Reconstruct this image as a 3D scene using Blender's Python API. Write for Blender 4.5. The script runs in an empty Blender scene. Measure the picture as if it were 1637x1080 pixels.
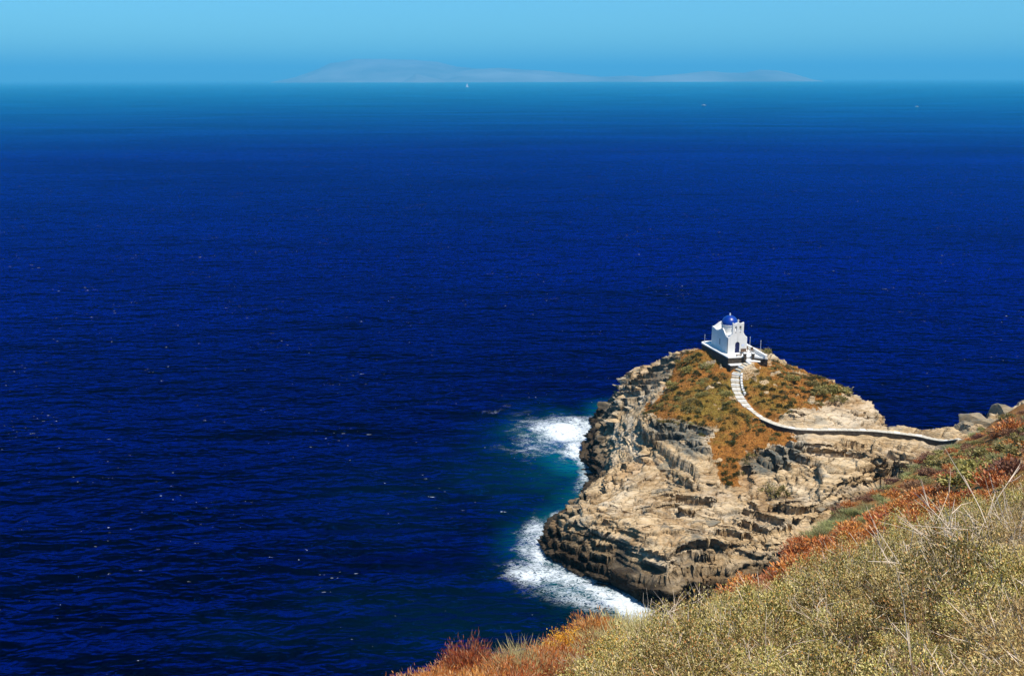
import bpy, math, random
import numpy as np
R = math.radians
rng = np.random.default_rng(7)
random.seed(7)
S = bpy.context.scene
C = S.collection

# ------------------------------------------------------------------ camera
H = 66.0                      # camera height above the sea
FPX = 1606.0                  # focal length in photo pixels (photo 1637 x 1080)
PITCH, ROLL = R(14.42), R(-0.16)
cam = bpy.data.cameras.new('camera')
cam.sensor_width = 36.0
cam.lens = FPX / 1637.0 * 36.0
cam.clip_start, cam.clip_end = 0.1, 200000.0
camo = bpy.data.objects.new('camera', cam)
C.objects.link(camo)
from mathutils import Matrix, Vector
RM = Matrix.Rotation(math.pi / 2 - PITCH, 4, 'X') @ Matrix.Rotation(ROLL, 4, 'Z')
camo.matrix_world = Matrix.Translation((0, 0, H)) @ RM
S.camera = camo
RN = np.array(RM.to_3x3())

# ------------------------------------------------------------------ sky, sun, exposure
SUN = Vector((0.31, -0.31, 0.90)).normalized()
SKY_STRENGTH, SUN_STRENGTH = 0.113, 5.0
w = bpy.data.worlds.new('World'); S.world = w; w.use_nodes = True
nt = w.node_tree; nt.nodes.clear()
sky = nt.nodes.new('ShaderNodeTexSky'); sky.sky_type = 'NISHITA'; sky.sun_disc = False
sky.sun_elevation = math.asin(SUN.z)
sky.sun_rotation = math.atan2(SUN.x, SUN.y)
sky.altitude = 60; sky.air_density = 1.0; sky.dust_density = 0.2; sky.ozone_density = 3.0
tint = nt.nodes.new('ShaderNodeMix'); tint.data_type = 'RGBA'; tint.blend_type = 'MULTIPLY'
tint.inputs[0].default_value = 1.0
tint.inputs[7].default_value = (0.36, 0.76, 0.99, 1)
bg = nt.nodes.new('ShaderNodeBackground'); bg.inputs[1].default_value = SKY_STRENGTH
wo = nt.nodes.new('ShaderNodeOutputWorld')
nt.links.new(sky.outputs[0], tint.inputs[6]); nt.links.new(tint.outputs[2], bg.inputs[0])
nt.links.new(bg.outputs[0], wo.inputs[0])
sl = bpy.data.lights.new('sun', 'SUN'); sl.energy = SUN_STRENGTH; sl.angle = R(0.5); sl.color = (1.0, 0.95, 0.86)
so = bpy.data.objects.new('sun', sl); C.objects.link(so)
so.rotation_euler = (-SUN).to_track_quat('-Z', 'Y').to_euler(); so.location = (0, 0, 300)
S.view_settings.view_transform = 'Standard'; S.view_settings.look = 'None'
S.view_settings.exposure = 0.4; S.view_settings.gamma = 1.0; S.view_settings.use_curve_mapping = False
S.cycles.use_denoising = True
S.cycles.sample_clamp_direct = 3.0; S.cycles.sample_clamp_indirect = 2.0
S.cycles.max_bounces = 6; S.cycles.volume_bounces = 0; S.cycles.transparent_max_bounces = 8

# ------------------------------------------------------------------ helpers
def ray(px, py):
    d = RN @ np.array([(px - 818.5) / FPX, (540 - py) / FPX, -1.0])
    return d
def at_z(px, py, z):
    d = ray(px, py); t = (z - H) / d[2]
    return np.array([d[0] * t, d[1] * t, z])
def at_y(px, py, Y, dz=0.0):
    d = ray(px, py); t = Y / d[1]
    return np.array([d[0] * t, Y, H + d[2] * t + dz])
def project(P):
    q = (P - np.array([0, 0, H])) @ RN
    zz = np.minimum(q[:, 2], -1e-3)
    return 818.5 + FPX * q[:, 0] / -zz, 540 - FPX * q[:, 1] / -zz
def _h(ix, iy, iz, seed):
    h = (ix * 374761393 + iy * 668265263 + iz * 2147483647 + seed * 974634777) & 0xFFFFFFFF
    h = ((h ^ (h >> 13)) * 1274126177) & 0xFFFFFFFF
    h = ((h ^ (h >> 16)) * 2246822519) & 0xFFFFFFFF
    return ((h ^ (h >> 15)) & 0xFFFFFF) / float(0xFFFFFF)
def vnoise(x, y, z=0.0, seed=0):
    x, y, z = np.broadcast_arrays(np.asarray(x, float), np.asarray(y, float), np.asarray(z, float))
    fx, fy, fz = np.floor(x), np.floor(y), np.floor(z)
    ix, iy, iz = fx.astype(np.int64), fy.astype(np.int64), fz.astype(np.int64)
    u, v, t = x - fx, y - fy, z - fz
    u, v, t = u * u * (3 - 2 * u), v * v * (3 - 2 * v), t * t * (3 - 2 * t)
    r = 0
    for a in (0, 1):
        for b in (0, 1):
            for c in (0, 1):
                r = r + (u if a else 1 - u) * (v if b else 1 - v) * (t if c else 1 - t) * _h(ix + a, iy + b, iz + c, seed)
    return r * 2 - 1
def fbm(x, y, z=0.0, seed=0, oct=4, g=0.5):
    r, a = 0, 1.0
    for o in range(oct):
        r = r + a * vnoise(x * 2 ** o, y * 2 ** o, z * 2 ** o, seed + o * 17); a *= g
    return r
def worley(x, y, seed=0):
    fx, fy = np.floor(x), np.floor(y)
    d1 = np.full(x.shape, 9.0); d2 = np.full(x.shape, 9.0); cid = np.zeros(x.shape)
    for a in (-1, 0, 1):
        for b in (-1, 0, 1):
            ix, iy = (fx + a).astype(np.int64), (fy + b).astype(np.int64)
            qx, qy = fx + a + _h(ix, iy, 0, seed), fy + b + _h(ix, iy, 1, seed)
            d = np.hypot(qx - x, qy - y); r = _h(ix, iy, 2, seed)
            m = d < d1
            d2 = np.where(m, d1, np.minimum(d2, d)); cid = np.where(m, r, cid); d1 = np.where(m, d, d1)
    return d1, d2, cid
def sstep(a, b, x):
    t = np.clip((x - a) / (b - a), 0, 1); return t * t * (3 - 2 * t)
class TPS:
    def __init__(self, P, lam=0.0):
        P = np.asarray(P, float); n = len(P); self.xy = P[:, :2]
        K = self.k(self.xy); K[np.diag_indices(n)] += lam
        A = np.zeros((n + 3, n + 3)); A[:n, :n] = K; A[:n, n] = 1; A[:n, n + 1:] = self.xy
        A[n, :n] = 1; A[n + 1:, :n] = self.xy.T
        self.w = np.linalg.solve(A, np.r_[P[:, 2], 0, 0, 0])
    def k(self, q):
        d2 = ((q[:, None, :] - self.xy[None]) ** 2).sum(-1)
        return d2 * np.log(d2 + 1e-9) * 0.5
    def __call__(self, x, y):
        q = np.c_[np.ravel(x), np.ravel(y)]; n = len(self.xy)
        out = np.empty(len(q))
        for i in range(0, len(q), 40000):
            s = q[i:i + 40000]
            out[i:i + 40000] = self.k(s) @ self.w[:n] + self.w[n] + s @ self.w[n + 1:]
        return out.reshape(np.shape(x))
def inpoly(x, y, poly):
    r = np.zeros(np.shape(x), bool); n = len(poly)
    for i in range(n):
        x0, y0 = poly[i][:2]; x1, y1 = poly[(i + 1) % n][:2]
        if y0 == y1: continue
        c = ((y0 > y) != (y1 > y)) & (x < (x1 - x0) * (y - y0) / (y1 - y0) + x0)
        r ^= c
    return r
def polydist(x, y, pts, closed=True):
    d = np.full(np.shape(x), 1e9); side = np.zeros(np.shape(x)); tt = np.zeros(np.shape(x))
    n = len(pts); m = n if closed else n - 1
    for i in range(m):
        ax, ay = pts[i][:2]; bx, by = pts[(i + 1) % n][:2]
        ex, ey = bx - ax, by - ay; L2 = ex * ex + ey * ey + 1e-12
        t = np.clip(((x - ax) * ex + (y - ay) * ey) / L2, 0, 1)
        dd = np.hypot(x - ax - t * ex, y - ay - t * ey)
        k = dd < d
        d = np.where(k, dd, d); side = np.where(k, np.sign(ex * (y - ay) - ey * (x - ax)), side); tt = np.where(k, i + t, tt)
    return d, side, tt

def mesh_obj(name, V, F, mat=None, parent=None, smooth=False, attrs=None, loc=None):
    me = bpy.data.meshes.new(name)
    V = np.asarray(V, float)
    if isinstance(F, np.ndarray):
        n, k = F.shape
        me.vertices.add(len(V)); me.vertices.foreach_set('co', V.astype(np.float32).ravel())
        me.loops.add(n * k); me.loops.foreach_set('vertex_index', F.astype(np.int32).ravel())
        me.polygons.add(n); me.polygons.foreach_set('loop_start', (np.arange(n) * k).astype(np.int32))
        me.update(calc_edges=True)
    else:
        me.from_pydata([tuple(v) for v in V], [], F); me.update()
    if smooth: me.polygons.foreach_set('use_smooth', np.ones(len(me.polygons), bool))
    if attrs:
        for k, v in attrs.items():
            a = me.attributes.new(k, 'FLOAT', 'POINT'); a.data.foreach_set('value', np.asarray(v, np.float32))
    if mat is not None: me.materials.append(mat)
    o = bpy.data.objects.new(name, me); C.objects.link(o)
    if parent is not None: o.parent = parent
    if loc is not None: o.location = loc
    return o
def tag(o, label=None, cat=None, group=None, kind=None):
    if label: o['label'] = label
    if cat: o['category'] = cat
    if group: o['group'] = group
    if kind: o['kind'] = kind
    return o
def empty(name, loc=(0, 0, 0), rz=0.0):
    o = bpy.data.objects.new(name, None); C.objects.link(o); o.location = loc; o.rotation_euler = (0, 0, rz)
    o.empty_display_size = 0.3
    return o
def grid_faces(nx, ny, keep=None):
    i = np.arange(nx * ny).reshape(ny, nx)
    F = np.stack([i[:-1, :-1], i[:-1, 1:], i[1:, 1:], i[1:, :-1]], -1).reshape(-1, 4)
    return F if keep is None else F[keep[F].any(1)]
def compact(V, F, attrs):
    used = np.unique(F); m = np.full(len(V), -1); m[used] = np.arange(len(used))
    return V[used], m[F], {k: a[used] for k, a in attrs.items()}

class MB:                      # collects shapes into one mesh
    def __init__(s): s.v = []; s.f = []
    def add(s, V, F):
        b = len(s.v); s.v += [tuple(map(float, v)) for v in V]; s.f += [tuple(int(i) + b for i in f) for f in F]; return s
    def box(s, x0, x1, y0, y1, z0, z1):
        return s.add([(x0, y0, z0), (x1, y0, z0), (x1, y1, z0), (x0, y1, z0), (x0, y0, z1), (x1, y0, z1), (x1, y1, z1), (x0, y1, z1)],
                     [(0, 3, 2, 1), (4, 5, 6, 7), (0, 1, 5, 4), (1, 2, 6, 5), (2, 3, 7, 6), (3, 0, 4, 7)])
    def prism(s, poly, z0, z1):            # plan polygon (ccw) extruded upward
        n = len(poly)
        return s.add([(x, y, z0) for x, y in poly] + [(x, y, z1) for x, y in poly],
                     [tuple(range(n))[::-1], tuple(range(n, 2 * n))] + [(i, (i + 1) % n, n + (i + 1) % n, n + i) for i in range(n)])
    def slab_xz(s, prof, y0, y1):          # profile in x,z extruded along y
        n = len(prof)
        return s.add([(x, y0, z) for x, z in prof] + [(x, y1, z) for x, z in prof],
                     [tuple(range(n)), tuple(range(n, 2 * n))[::-1]] + [(i, n + i, n + (i + 1) % n, (i + 1) % n) for i in range(n)])
    def slab_yz(s, prof, x0, x1):
        n = len(prof)
        return s.add([(x0, y, z) for y, z in prof] + [(x1, y, z) for y, z in prof],
                     [tuple(range(n))[::-1], tuple(range(n, 2 * n))] + [(i, (i + 1) % n, n + (i + 1) % n, n + i) for i in range(n)])
    def lathe(s, prof, n=32, cx=0, cy=0):
        V = []; F = []; m = len(prof)
        for k in range(n):
            a = 2 * math.pi * k / n
            V += [(cx + r * math.cos(a), cy + r * math.sin(a), z) for r, z in prof]
        for k in range(n):
            for j in range(m - 1):
                a, b = k * m + j, ((k + 1) % n) * m + j
                F.append((a, b, b + 1, a + 1))
        return s.add(V, F)
    def tube(s, pts, rad, n=5):
        pts = [np.asarray(p, float) for p in pts]; V = []; F = []
        for i, p in enumerate(pts):
            d = pts[min(i + 1, len(pts) - 1)] - pts[max(i - 1, 0)]; d = d / (np.linalg.norm(d) + 1e-9)
            a = np.cross(d, (0.31, 0.2, 0.93) if abs(d[2]) < 0.9 else (1, 0, 0)); a /= np.linalg.norm(a) + 1e-9; b = np.cross(d, a)
            r = rad[i] if hasattr(rad, '__len__') else rad
            V += [p + r * (a * math.cos(2 * math.pi * k / n) + b * math.sin(2 * math.pi * k / n)) for k in range(n)]
        for i in range(len(pts) - 1):
            for k in range(n):
                F.append((i * n + k, i * n + (k + 1) % n, (i + 1) * n + (k + 1) % n, (i + 1) * n + k))
        F.append(tuple(range(n))[::-1]); F.append(tuple((len(pts) - 1) * n + k for k in range(n)))
        return s.add(V, F)
    def build(s, name, mat, parent=None, smooth=False, loc=None):
        return mesh_obj(name, s.v, s.f, mat, parent, smooth, loc=loc)

# ------------------------------------------------------------------ materials
def mat_new(name):
    m = bpy.data.materials.new(name); m.use_nodes = True
    nt = m.node_tree; p = nt.nodes['Principled BSDF']
    return m, nt, p
def nd(nt, t, **kw):
    n = nt.nodes.new(t)
    for k, v in kw.items(): setattr(n, k, v)
    return n
def noise_n(nt, vec, scale, detail=4, rough=0.55, dist=0.0):
    n = nd(nt, 'ShaderNodeTexNoise'); n.inputs['Scale'].default_value = scale; n.inputs['Detail'].default_value = detail
    n.inputs['Roughness'].default_value = rough; n.inputs['Distortion'].default_value = dist
    if vec is not None: nt.links.new(vec, n.inputs['Vector'])
    return n.outputs['Fac']
def ramp(nt, fac, stops, interp='LINEAR'):
    n = nd(nt, 'ShaderNodeValToRGB'); cr = n.color_ramp; cr.interpolation = interp
    while len(cr.elements) < len(stops): cr.elements.new(0.5)
    for e, (p, c) in zip(cr.elements, stops):
        e.position = p; e.color = (c, c, c, 1) if np.isscalar(c) else (*c, 1)
    nt.links.new(fac, n.inputs[0]); return n.outputs[0]
def mix(nt, fac, a, b, mode='MIX'):
    n = nd(nt, 'ShaderNodeMix', data_type='RGBA', blend_type=mode)
    for i, v in ((0, fac), (6, a), (7, b)):
        if hasattr(v, 'is_linked') or isinstance(v, bpy.types.NodeSocket): nt.links.new(v, n.inputs[i])
        elif i == 0: n.inputs[0].default_value = v
        else: n.inputs[i].default_value = (*v, 1)
    return n.outputs[2]
def math_n(nt, op, a, b=None, c=None):
    n = nd(nt, 'ShaderNodeMath', operation=op)
    for i, v in enumerate((a, b, c)):
        if v is None: continue
        if isinstance(v, bpy.types.NodeSocket): nt.links.new(v, n.inputs[i])
        else: n.inputs[i].default_value = v
    return n.outputs[0]
def bump(nt, height, strength, dist, nrm=None):
    n = nd(nt, 'ShaderNodeBump'); n.inputs['Strength'].default_value = strength; n.inputs['Distance'].default_value = dist
    nt.links.new(height, n.inputs['Height'])
    if nrm is not None: nt.links.new(nrm, n.inputs['Normal'])
    return n.outputs[0]
def coords(nt, scale=(1, 1, 1), rot=(0, 0, 0), kind='Object'):
    t = nd(nt, 'ShaderNodeTexCoord'); m = nd(nt, 'ShaderNodeMapping')
    m.inputs['Scale'].default_value = scale; m.inputs['Rotation'].default_value = rot
    nt.links.new(t.outputs[kind], m.inputs['Vector']); return m.outputs[0]
def attr(nt, name):
    a = nd(nt, 'ShaderNodeAttribute', attribute_name=name); return a.outputs['Fac']

def simple(name, col, rough=0.8, var=0.15, scale=3.0, bmp=0.0, spec=0.3, bscale=20.0):
    m, nt, p = mat_new(name)
    v = coords(nt)
    n = noise_n(nt, v, scale, 5)
    c = mix(nt, ramp(nt, n, [(0.3, 0.0), (0.7, 1.0)]), tuple(x * (1 - var) for x in col), tuple(min(1, x * (1 + var)) for x in col))
    nt.links.new(c, p.inputs['Base Color']); p.inputs['Roughness'].default_value = rough
    p.inputs['Specular IOR Level'].default_value = spec
    if bmp: nt.links.new(bump(nt, noise_n(nt, v, bscale, 5), 0.6, bmp), p.inputs['Normal'])
    return m
M_white = simple('whitewash', (0.70, 0.685, 0.65), 0.85, 0.07, 0.9, 0.01)
M_white_path = simple('whitewashed_stone', (0.50, 0.45, 0.36), 0.9, 0.3, 3.0, 0.02)
M_dome = simple('blue_dome_paint', (0.0008, 0.03, 0.25), 0.34, 0.1, 2.0, 0.0, 0.5)
M_door = simple('dark_blue_door', (0.008, 0.014, 0.07), 0.45, 0.2)
M_dark = simple('dark_interior', (0.02, 0.02, 0.025), 0.9)
M_bronze = simple('bell_bronze', (0.10, 0.09, 0.05), 0.45, 0.2)
M_metal = simple('pale_metal', (0.55, 0.55, 0.55), 0.4)
M_wood = simple('bench_wood', (0.16, 0.10, 0.06), 0.7, 0.3)
M_plaque = simple('pale_blue_plaque', (0.55, 0.6, 0.72), 0.6)

def masonry(name, a, b):
    m, nt, p = mat_new(name)
    v = coords(nt)
    vo = nd(nt, 'ShaderNodeTexVoronoi'); vo.inputs['Scale'].default_value = 2.6; nt.links.new(v, vo.inputs['Vector'])
    c = mix(nt, vo.outputs['Color'], a, b); n = noise_n(nt, v, 9, 4)
    c = mix(nt, math_n(nt, 'MULTIPLY', n, 0.6), c, (0.03, 0.024, 0.018))
    nt.links.new(c, p.inputs['Base Color']); p.inputs['Roughness'].default_value = 0.95
    h = math_n(nt, 'ADD', vo.outputs['Distance'], math_n(nt, 'MULTIPLY', n, 0.5))
    nt.links.new(bump(nt, h, 1.0, 0.08), p.inputs['Normal'])
    return m
M_masonry = masonry('dry_stone', (0.085, 0.062, 0.04), (0.035, 0.028, 0.022))

def rock_material():
    m, nt, p = mat_new('headland_rock')
    g = nd(nt, 'ShaderNodeNewGeometry'); sep = nd(nt, 'ShaderNodeSeparateXYZ'); nt.links.new(g.outputs['Position'], sep.inputs[0])
    v = coords(nt, (0.2, 0.2, 1.9), (R(8), R(10), 0))
    vi = coords(nt, (1, 1, 1))
    n1 = noise_n(nt, v, 0.9, 7, 0.62, 0.6)
    n2 = noise_n(nt, vi, 0.10, 4, 0.55)
    n3 = noise_n(nt, vi, 1.6, 6, 0.65)
    n4 = noise_n(nt, vi, 0.23, 5, 0.6, 0.5)
    base = mix(nt, ramp(nt, n1, [(0.33, 0.0), (0.62, 1.0)]), (0.29, 0.17, 0.068), (0.66, 0.48, 0.275))
    base = mix(nt, ramp(nt, n3, [(0.52, 0.0), (0.72, 0.7)]), base, (0.70, 0.55, 0.37))
    base = mix(nt, ramp(nt, n4, [(0.54, 0.0), (0.64, 0.75)]), base, (0.15, 0.145, 0.12))
    base = mix(nt, ramp(nt, n2, [(0.55, 0.0), (0.7, 0.55)]), base, (0.33, 0.15, 0.04))
    base = mix(nt, ramp(nt, n1, [(0.28, 0.8), (0.40, 0.0)]), base, (0.06, 0.042, 0.03))  # dark mineral banding that also paints in the shade of crevices between layers
    base = mix(nt, math_n(nt, 'MULTIPLY', attr(nt, 'grey'), ramp(nt, n3, [(0.3, 0.4), (0.6, 1.0)])), base, (0.10, 0.115, 0.105))
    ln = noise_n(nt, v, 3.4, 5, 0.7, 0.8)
    base = mix(nt, ramp(nt, ln, [(0.37, 0.7), (0.45, 0.0)]), base, (0.10, 0.065, 0.035))  # thin dark lines along the layers, crevice shade put into the colour
    base = mix(nt, ramp(nt, noise_n(nt, v, 0.35, 3, 0.6), [(0.5, 0.0), (0.66, 0.6)]), base, (0.74, 0.61, 0.44))
    # wet, algae-dark band above the waterline
    wz = math_n(nt, 'ADD', sep.outputs[2], math_n(nt, 'MULTIPLY', n4, -5.0))
    wz = math_n(nt, 'ADD', wz, math_n(nt, 'MULTIPLY', n3, -1.6))
    wet = nd(nt, 'ShaderNodeMapRange'); wet.inputs[1].default_value = -0.8; wet.inputs[2].default_value = 2.8
    wet.inputs[3].default_value = 1.0; wet.inputs[4].default_value = 0.0; nt.links.new(wz, wet.inputs[0])
    base = mix(nt, math_n(nt, 'MULTIPLY', wet.outputs[0], 0.93), base, (0.022, 0.013, 0.007))
    # soil and dry grass
    s1 = noise_n(nt, vi, 0.16, 5, 0.6); s2 = noise_n(nt, vi, 2.2, 6, 0.7)
    soil = mix(nt, ramp(nt, s2, [(0.35, 0.0), (0.65, 1.0)]), (0.20, 0.07, 0.011), (0.40, 0.165, 0.03))
    olive = mix(nt, ramp(nt, s2, [(0.35, 0.0), (0.65, 1.0)]), (0.11, 0.085, 0.01), (0.24, 0.18, 0.03))
    soil = mix(nt, math_n(nt, 'MAXIMUM', ramp(nt, s1, [(0.50, 0.0), (0.62, 0.7)]), attr(nt, 'olive')), soil, olive)
    gm = math_n(nt, 'ADD', attr(nt, 'grass'), math_n(nt, 'MULTIPLY', math_n(nt, 'SUBTRACT', n3, 0.5), 1.6))
    base = mix(nt, ramp(nt, gm, [(0.42, 0.0), (0.58, 1.0)]), base, soil)
    nt.links.new(base, p.inputs['Base Color'])
    p.inputs['Roughness'].default_value = 0.9; p.inputs['Specular IOR Level'].default_value = 0.25
    hh = math_n(nt, 'ADD', math_n(nt, 'MULTIPLY', n1, 1.0), math_n(nt, 'MULTIPLY', noise_n(nt, vi, 3.2, 6, 0.7), 0.55))
    hh = math_n(nt, 'ADD', hh, math_n(nt, 'MULTIPLY', ln, 0.9))
    nt.links.new(bump(nt, hh, 1.0, 0.36), p.inputs['Normal'])
    return m
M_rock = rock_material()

def hill_material():
    m, nt, p = mat_new('hillside_soil')
    v = coords(nt)
    n1 = noise_n(nt, v, 0.12, 5, 0.6); n2 = noise_n(nt, v, 1.3, 6, 0.7); n3 = noise_n(nt, v, 0.4, 4)
    c = mix(nt, ramp(nt, n2, [(0.35, 0.0), (0.65, 1.0)]), (0.19, 0.07, 0.014), (0.36, 0.17, 0.05))
    c = mix(nt, ramp(nt, n1, [(0.48, 0.0), (0.62, 0.8)]), c, (0.26, 0.16, 0.04))
    c = mix(nt, ramp(nt, n3, [(0.62, 0.0), (0.72, 0.8)]), c, (0.42, 0.33, 0.22))
    gz = nd(nt, 'ShaderNodeNewGeometry'); sp = nd(nt, 'ShaderNodeSeparateXYZ'); nt.links.new(gz.outputs['Normal'], sp.inputs[0])
    c = mix(nt, ramp(nt, sp.outputs[2], [(0.45, 1.0), (0.62, 0.0)]), c, (0.30, 0.22, 0.13))
    nt.links.new(c, p.inputs['Base Color']); p.inputs['Roughness'].default_value = 0.95; p.inputs['Specular IOR Level'].default_value = 0.15
    nt.links.new(bump(nt, n2, 1.0, 0.25), p.inputs['Normal'])
    return m
M_hill = hill_material()

def leaf_material(name, cols, trans=0.12, rough=0.55):
    m, nt, p = mat_new(name)
    g = nd(nt, 'ShaderNodeNewGeometry'); oi = nd(nt, 'ShaderNodeObjectInfo')
    n = len(cols)
    c = ramp(nt, g.outputs['Random Per Island'], [(i / (n - 1), cols[i]) for i in range(n)])
    hsv = nd(nt, 'ShaderNodeHueSaturation'); nt.links.new(c, hsv.inputs['Color'])
    nt.links.new(math_n(nt, 'MULTIPLY_ADD', oi.outputs['Random'], 0.5, 0.75), hsv.inputs['Value'])
    nt.links.new(math_n(nt, 'MULTIPLY_ADD', oi.outputs['Random'], 0.03, 0.485), hsv.inputs['Hue'])
    nt.links.new(hsv.outputs[0], p.inputs['Base Color']); p.inputs['Roughness'].default_value = rough
    p.inputs['Specular IOR Level'].default_value = 0.3
    t = nd(nt, 'ShaderNodeBsdfTranslucent'); nt.links.new(hsv.outputs[0], t.inputs[0])
    mx = nd(nt, 'ShaderNodeMixShader'); mx.inputs[0].default_value = trans
    nt.links.new(p.outputs[0], mx.inputs[1]); nt.links.new(t.outputs[0], mx.inputs[2])
    nt.links.new(mx.outputs[0], nt.nodes['Material Output'].inputs[0])
    return m
M_leaf = leaf_material('grey_green_leaves', [(0.035, 0.03, 0.004), (0.17, 0.14, 0.02), (0.42, 0.34, 0.085), (0.68, 0.56, 0.26), (0.54, 0.23, 0.04)])
M_rust = leaf_material('rust_twigs', [(0.22, 0.045, 0.01), (0.42, 0.11, 0.02), (0.56, 0.21, 0.05), (0.50, 0.32, 0.18)])
M_orange = leaf_material('orange_leaves', [(0.42, 0.13, 0.008), (0.68, 0.28, 0.012), (0.75, 0.40, 0.04)])
M_straw = leaf_material('straw_blades', [(0.30, 0.22, 0.07), (0.46, 0.38, 0.17), (0.40, 0.36, 0.14)])
M_palegreen = leaf_material('pale_green_blades', [(0.16, 0.16, 0.05), (0.30, 0.28, 0.11), (0.24, 0.25, 0.10)])
M_olive = leaf_material('olive_cushion_leaves', [(0.09, 0.08, 0.015), (0.22, 0.18, 0.045), (0.34, 0.27, 0.10)])
M_darkgreen = leaf_material('dark_green_leaves', [(0.025, 0.03, 0.006), (0.055, 0.055, 0.01), (0.09, 0.08, 0.016)])
M_purple = leaf_material('brown_purple_twigs', [(0.13, 0.055, 0.03), (0.23, 0.10, 0.05), (0.30, 0.17, 0.10)])
M_bleach = simple('bleached_twig', (0.68, 0.55, 0.42), 0.8, 0.2)
M_stem = simple('brown_stem', (0.17, 0.10, 0.06), 0.9, 0.2)

def sea_material():
    m, nt, p = mat_new('sea_water'); nt.nodes.remove(p)
    out = nt.nodes['Material Output']
    v1 = coords(nt, (0.8, 1.5, 1), (0, 0, R(-14))); v2 = coords(nt, (0.75, 1.6, 1), (0, 0, R(10)))
    v0 = coords(nt)
    w0 = noise_n(nt, v2, 0.03, 1, 0.5, 0.3); w1 = noise_n(nt, v1, 0.095, 1.5, 0.5, 0.3); w2 = noise_n(nt, v2, 0.30, 2, 0.55, 0.4); w3 = noise_n(nt, v1, 1.0, 4, 0.62, 0.3)
    hgt = math_n(nt, 'ADD', math_n(nt, 'ADD', math_n(nt, 'MULTIPLY', w0, 7.0), math_n(nt, 'MULTIPLY', w1, 4.8)), math_n(nt, 'ADD', math_n(nt, 'MULTIPLY', w2, 2.4), math_n(nt, 'MULTIPLY', w3, 0.28)))
    nrm = bump(nt, hgt, 1.0, 1.0)
    patch = noise_n(nt, v0, 0.013, 4, 0.6, 0.8)
    deep = mix(nt, ramp(nt, patch, [(0.38, 0.0), (0.62, 1.0)]), (0.0, 0.0001, 0.0015), (0.0, 0.0004, 0.005))
    body = mix(nt, attr(nt, 'shallow'), deep, (0.0005, 0.10, 0.13))
    body = mix(nt, attr(nt, 'reef'), body, (0.0005, 0.017, 0.026))
    # foam: lacy where thin, solid where thick
    f1 = noise_n(nt, coords(nt, (0.75, 1.35, 1), (0, 0, R(-25))), 0.9, 8, 0.68, 1.8); f2 = noise_n(nt, v0, 0.2, 4, 0.6, 0.8)
    ridg = math_n(nt, 'ABSOLUTE', math_n(nt, 'SUBTRACT', f1, 0.5))
    lace = math_n(nt, 'SUBTRACT', 1.0, math_n(nt, 'MULTIPLY', ridg, 5.0))
    fa = attr(nt, 'foam')
    fm = math_n(nt, 'ADD', math_n(nt, 'MULTIPLY', fa, 1.0), math_n(nt, 'MULTIPLY', math_n(nt, 'SUBTRACT', lace, 0.6), 0.85))
    fm = math_n(nt, 'ADD', fm, math_n(nt, 'MULTIPLY', math_n(nt, 'SUBTRACT', f2, 0.5), 1.1))
    gate = ramp(nt, fa, [(0.02, 0.0), (0.16, 1.0)])
    foam = math_n(nt, 'MULTIPLY', ramp(nt, fm, [(0.44, 0.0), (1.08, 1.0)]), gate)
    # scattered white flecks: broken crests, and sun glints painted into the colour
    c1 = noise_n(nt, v2, 0.95, 3, 0.6, 0.5); c2 = noise_n(nt, v0, 0.045, 3, 0.6)
    fl = math_n(nt, 'ADD', c1, math_n(nt, 'MULTIPLY', c2, 0.30))
    fleck = ramp(nt, fl, [(0.888, 0.0), (0.912, 0.75)])
    foam = math_n(nt, 'MAXIMUM', foam, fleck)
    dif = nd(nt, 'ShaderNodeBsdfDiffuse'); nt.links.new(body, dif.inputs[0])
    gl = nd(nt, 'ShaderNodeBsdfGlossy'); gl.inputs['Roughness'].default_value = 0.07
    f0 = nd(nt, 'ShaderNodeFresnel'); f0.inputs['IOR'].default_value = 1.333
    gcol = ramp(nt, f0.outputs[0], [(0.05, (0.0, 0.045, 0.47)), (0.36, (0.0, 0.11, 1.0)), (0.66, (0.0, 0.22, 1.0)), (0.97, (0.0, 0.85, 1.0))])  # reflection tint by view angle, painting the horizon's hazy cyan into the gloss
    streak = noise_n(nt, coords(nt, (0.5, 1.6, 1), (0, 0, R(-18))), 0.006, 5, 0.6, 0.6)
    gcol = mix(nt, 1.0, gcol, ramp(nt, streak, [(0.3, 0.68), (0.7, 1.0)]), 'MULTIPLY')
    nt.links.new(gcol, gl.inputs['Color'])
    nt.links.new(nrm, gl.inputs['Normal'])
    fr = nd(nt, 'ShaderNodeFresnel'); fr.inputs['IOR'].default_value = 1.333; nt.links.new(nrm, fr.inputs['Normal'])
    far_ = math_n(nt, 'MULTIPLY', math_n(nt, 'POWER', f0.outputs[0], 3.0), 0.85)      # extra reflection put in at grazing angles to brighten the far water
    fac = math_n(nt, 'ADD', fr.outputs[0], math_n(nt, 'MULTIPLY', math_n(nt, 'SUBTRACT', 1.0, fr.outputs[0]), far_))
    mx = nd(nt, 'ShaderNodeMixShader'); nt.links.new(fac, mx.inputs[0])
    nt.links.new(dif.outputs[0], mx.inputs[1]); nt.links.new(gl.outputs[0], mx.inputs[2])
    fd = nd(nt, 'ShaderNodeBsdfDiffuse'); fd.inputs[0].default_value = (0.66, 0.70, 0.72, 1)
    nt.links.new(bump(nt, f1, 0.8, 0.4), fd.inputs['Normal'])
    m2 = nd(nt, 'ShaderNodeMixShader'); nt.links.new(foam, m2.inputs[0])
    nt.links.new(mx.outputs[0], m2.inputs[1]); nt.links.new(fd.outputs[0], m2.inputs[2])
    nt.links.new(m2.outputs[0], out.inputs[0])
    return m
M_sea = sea_material()

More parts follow.
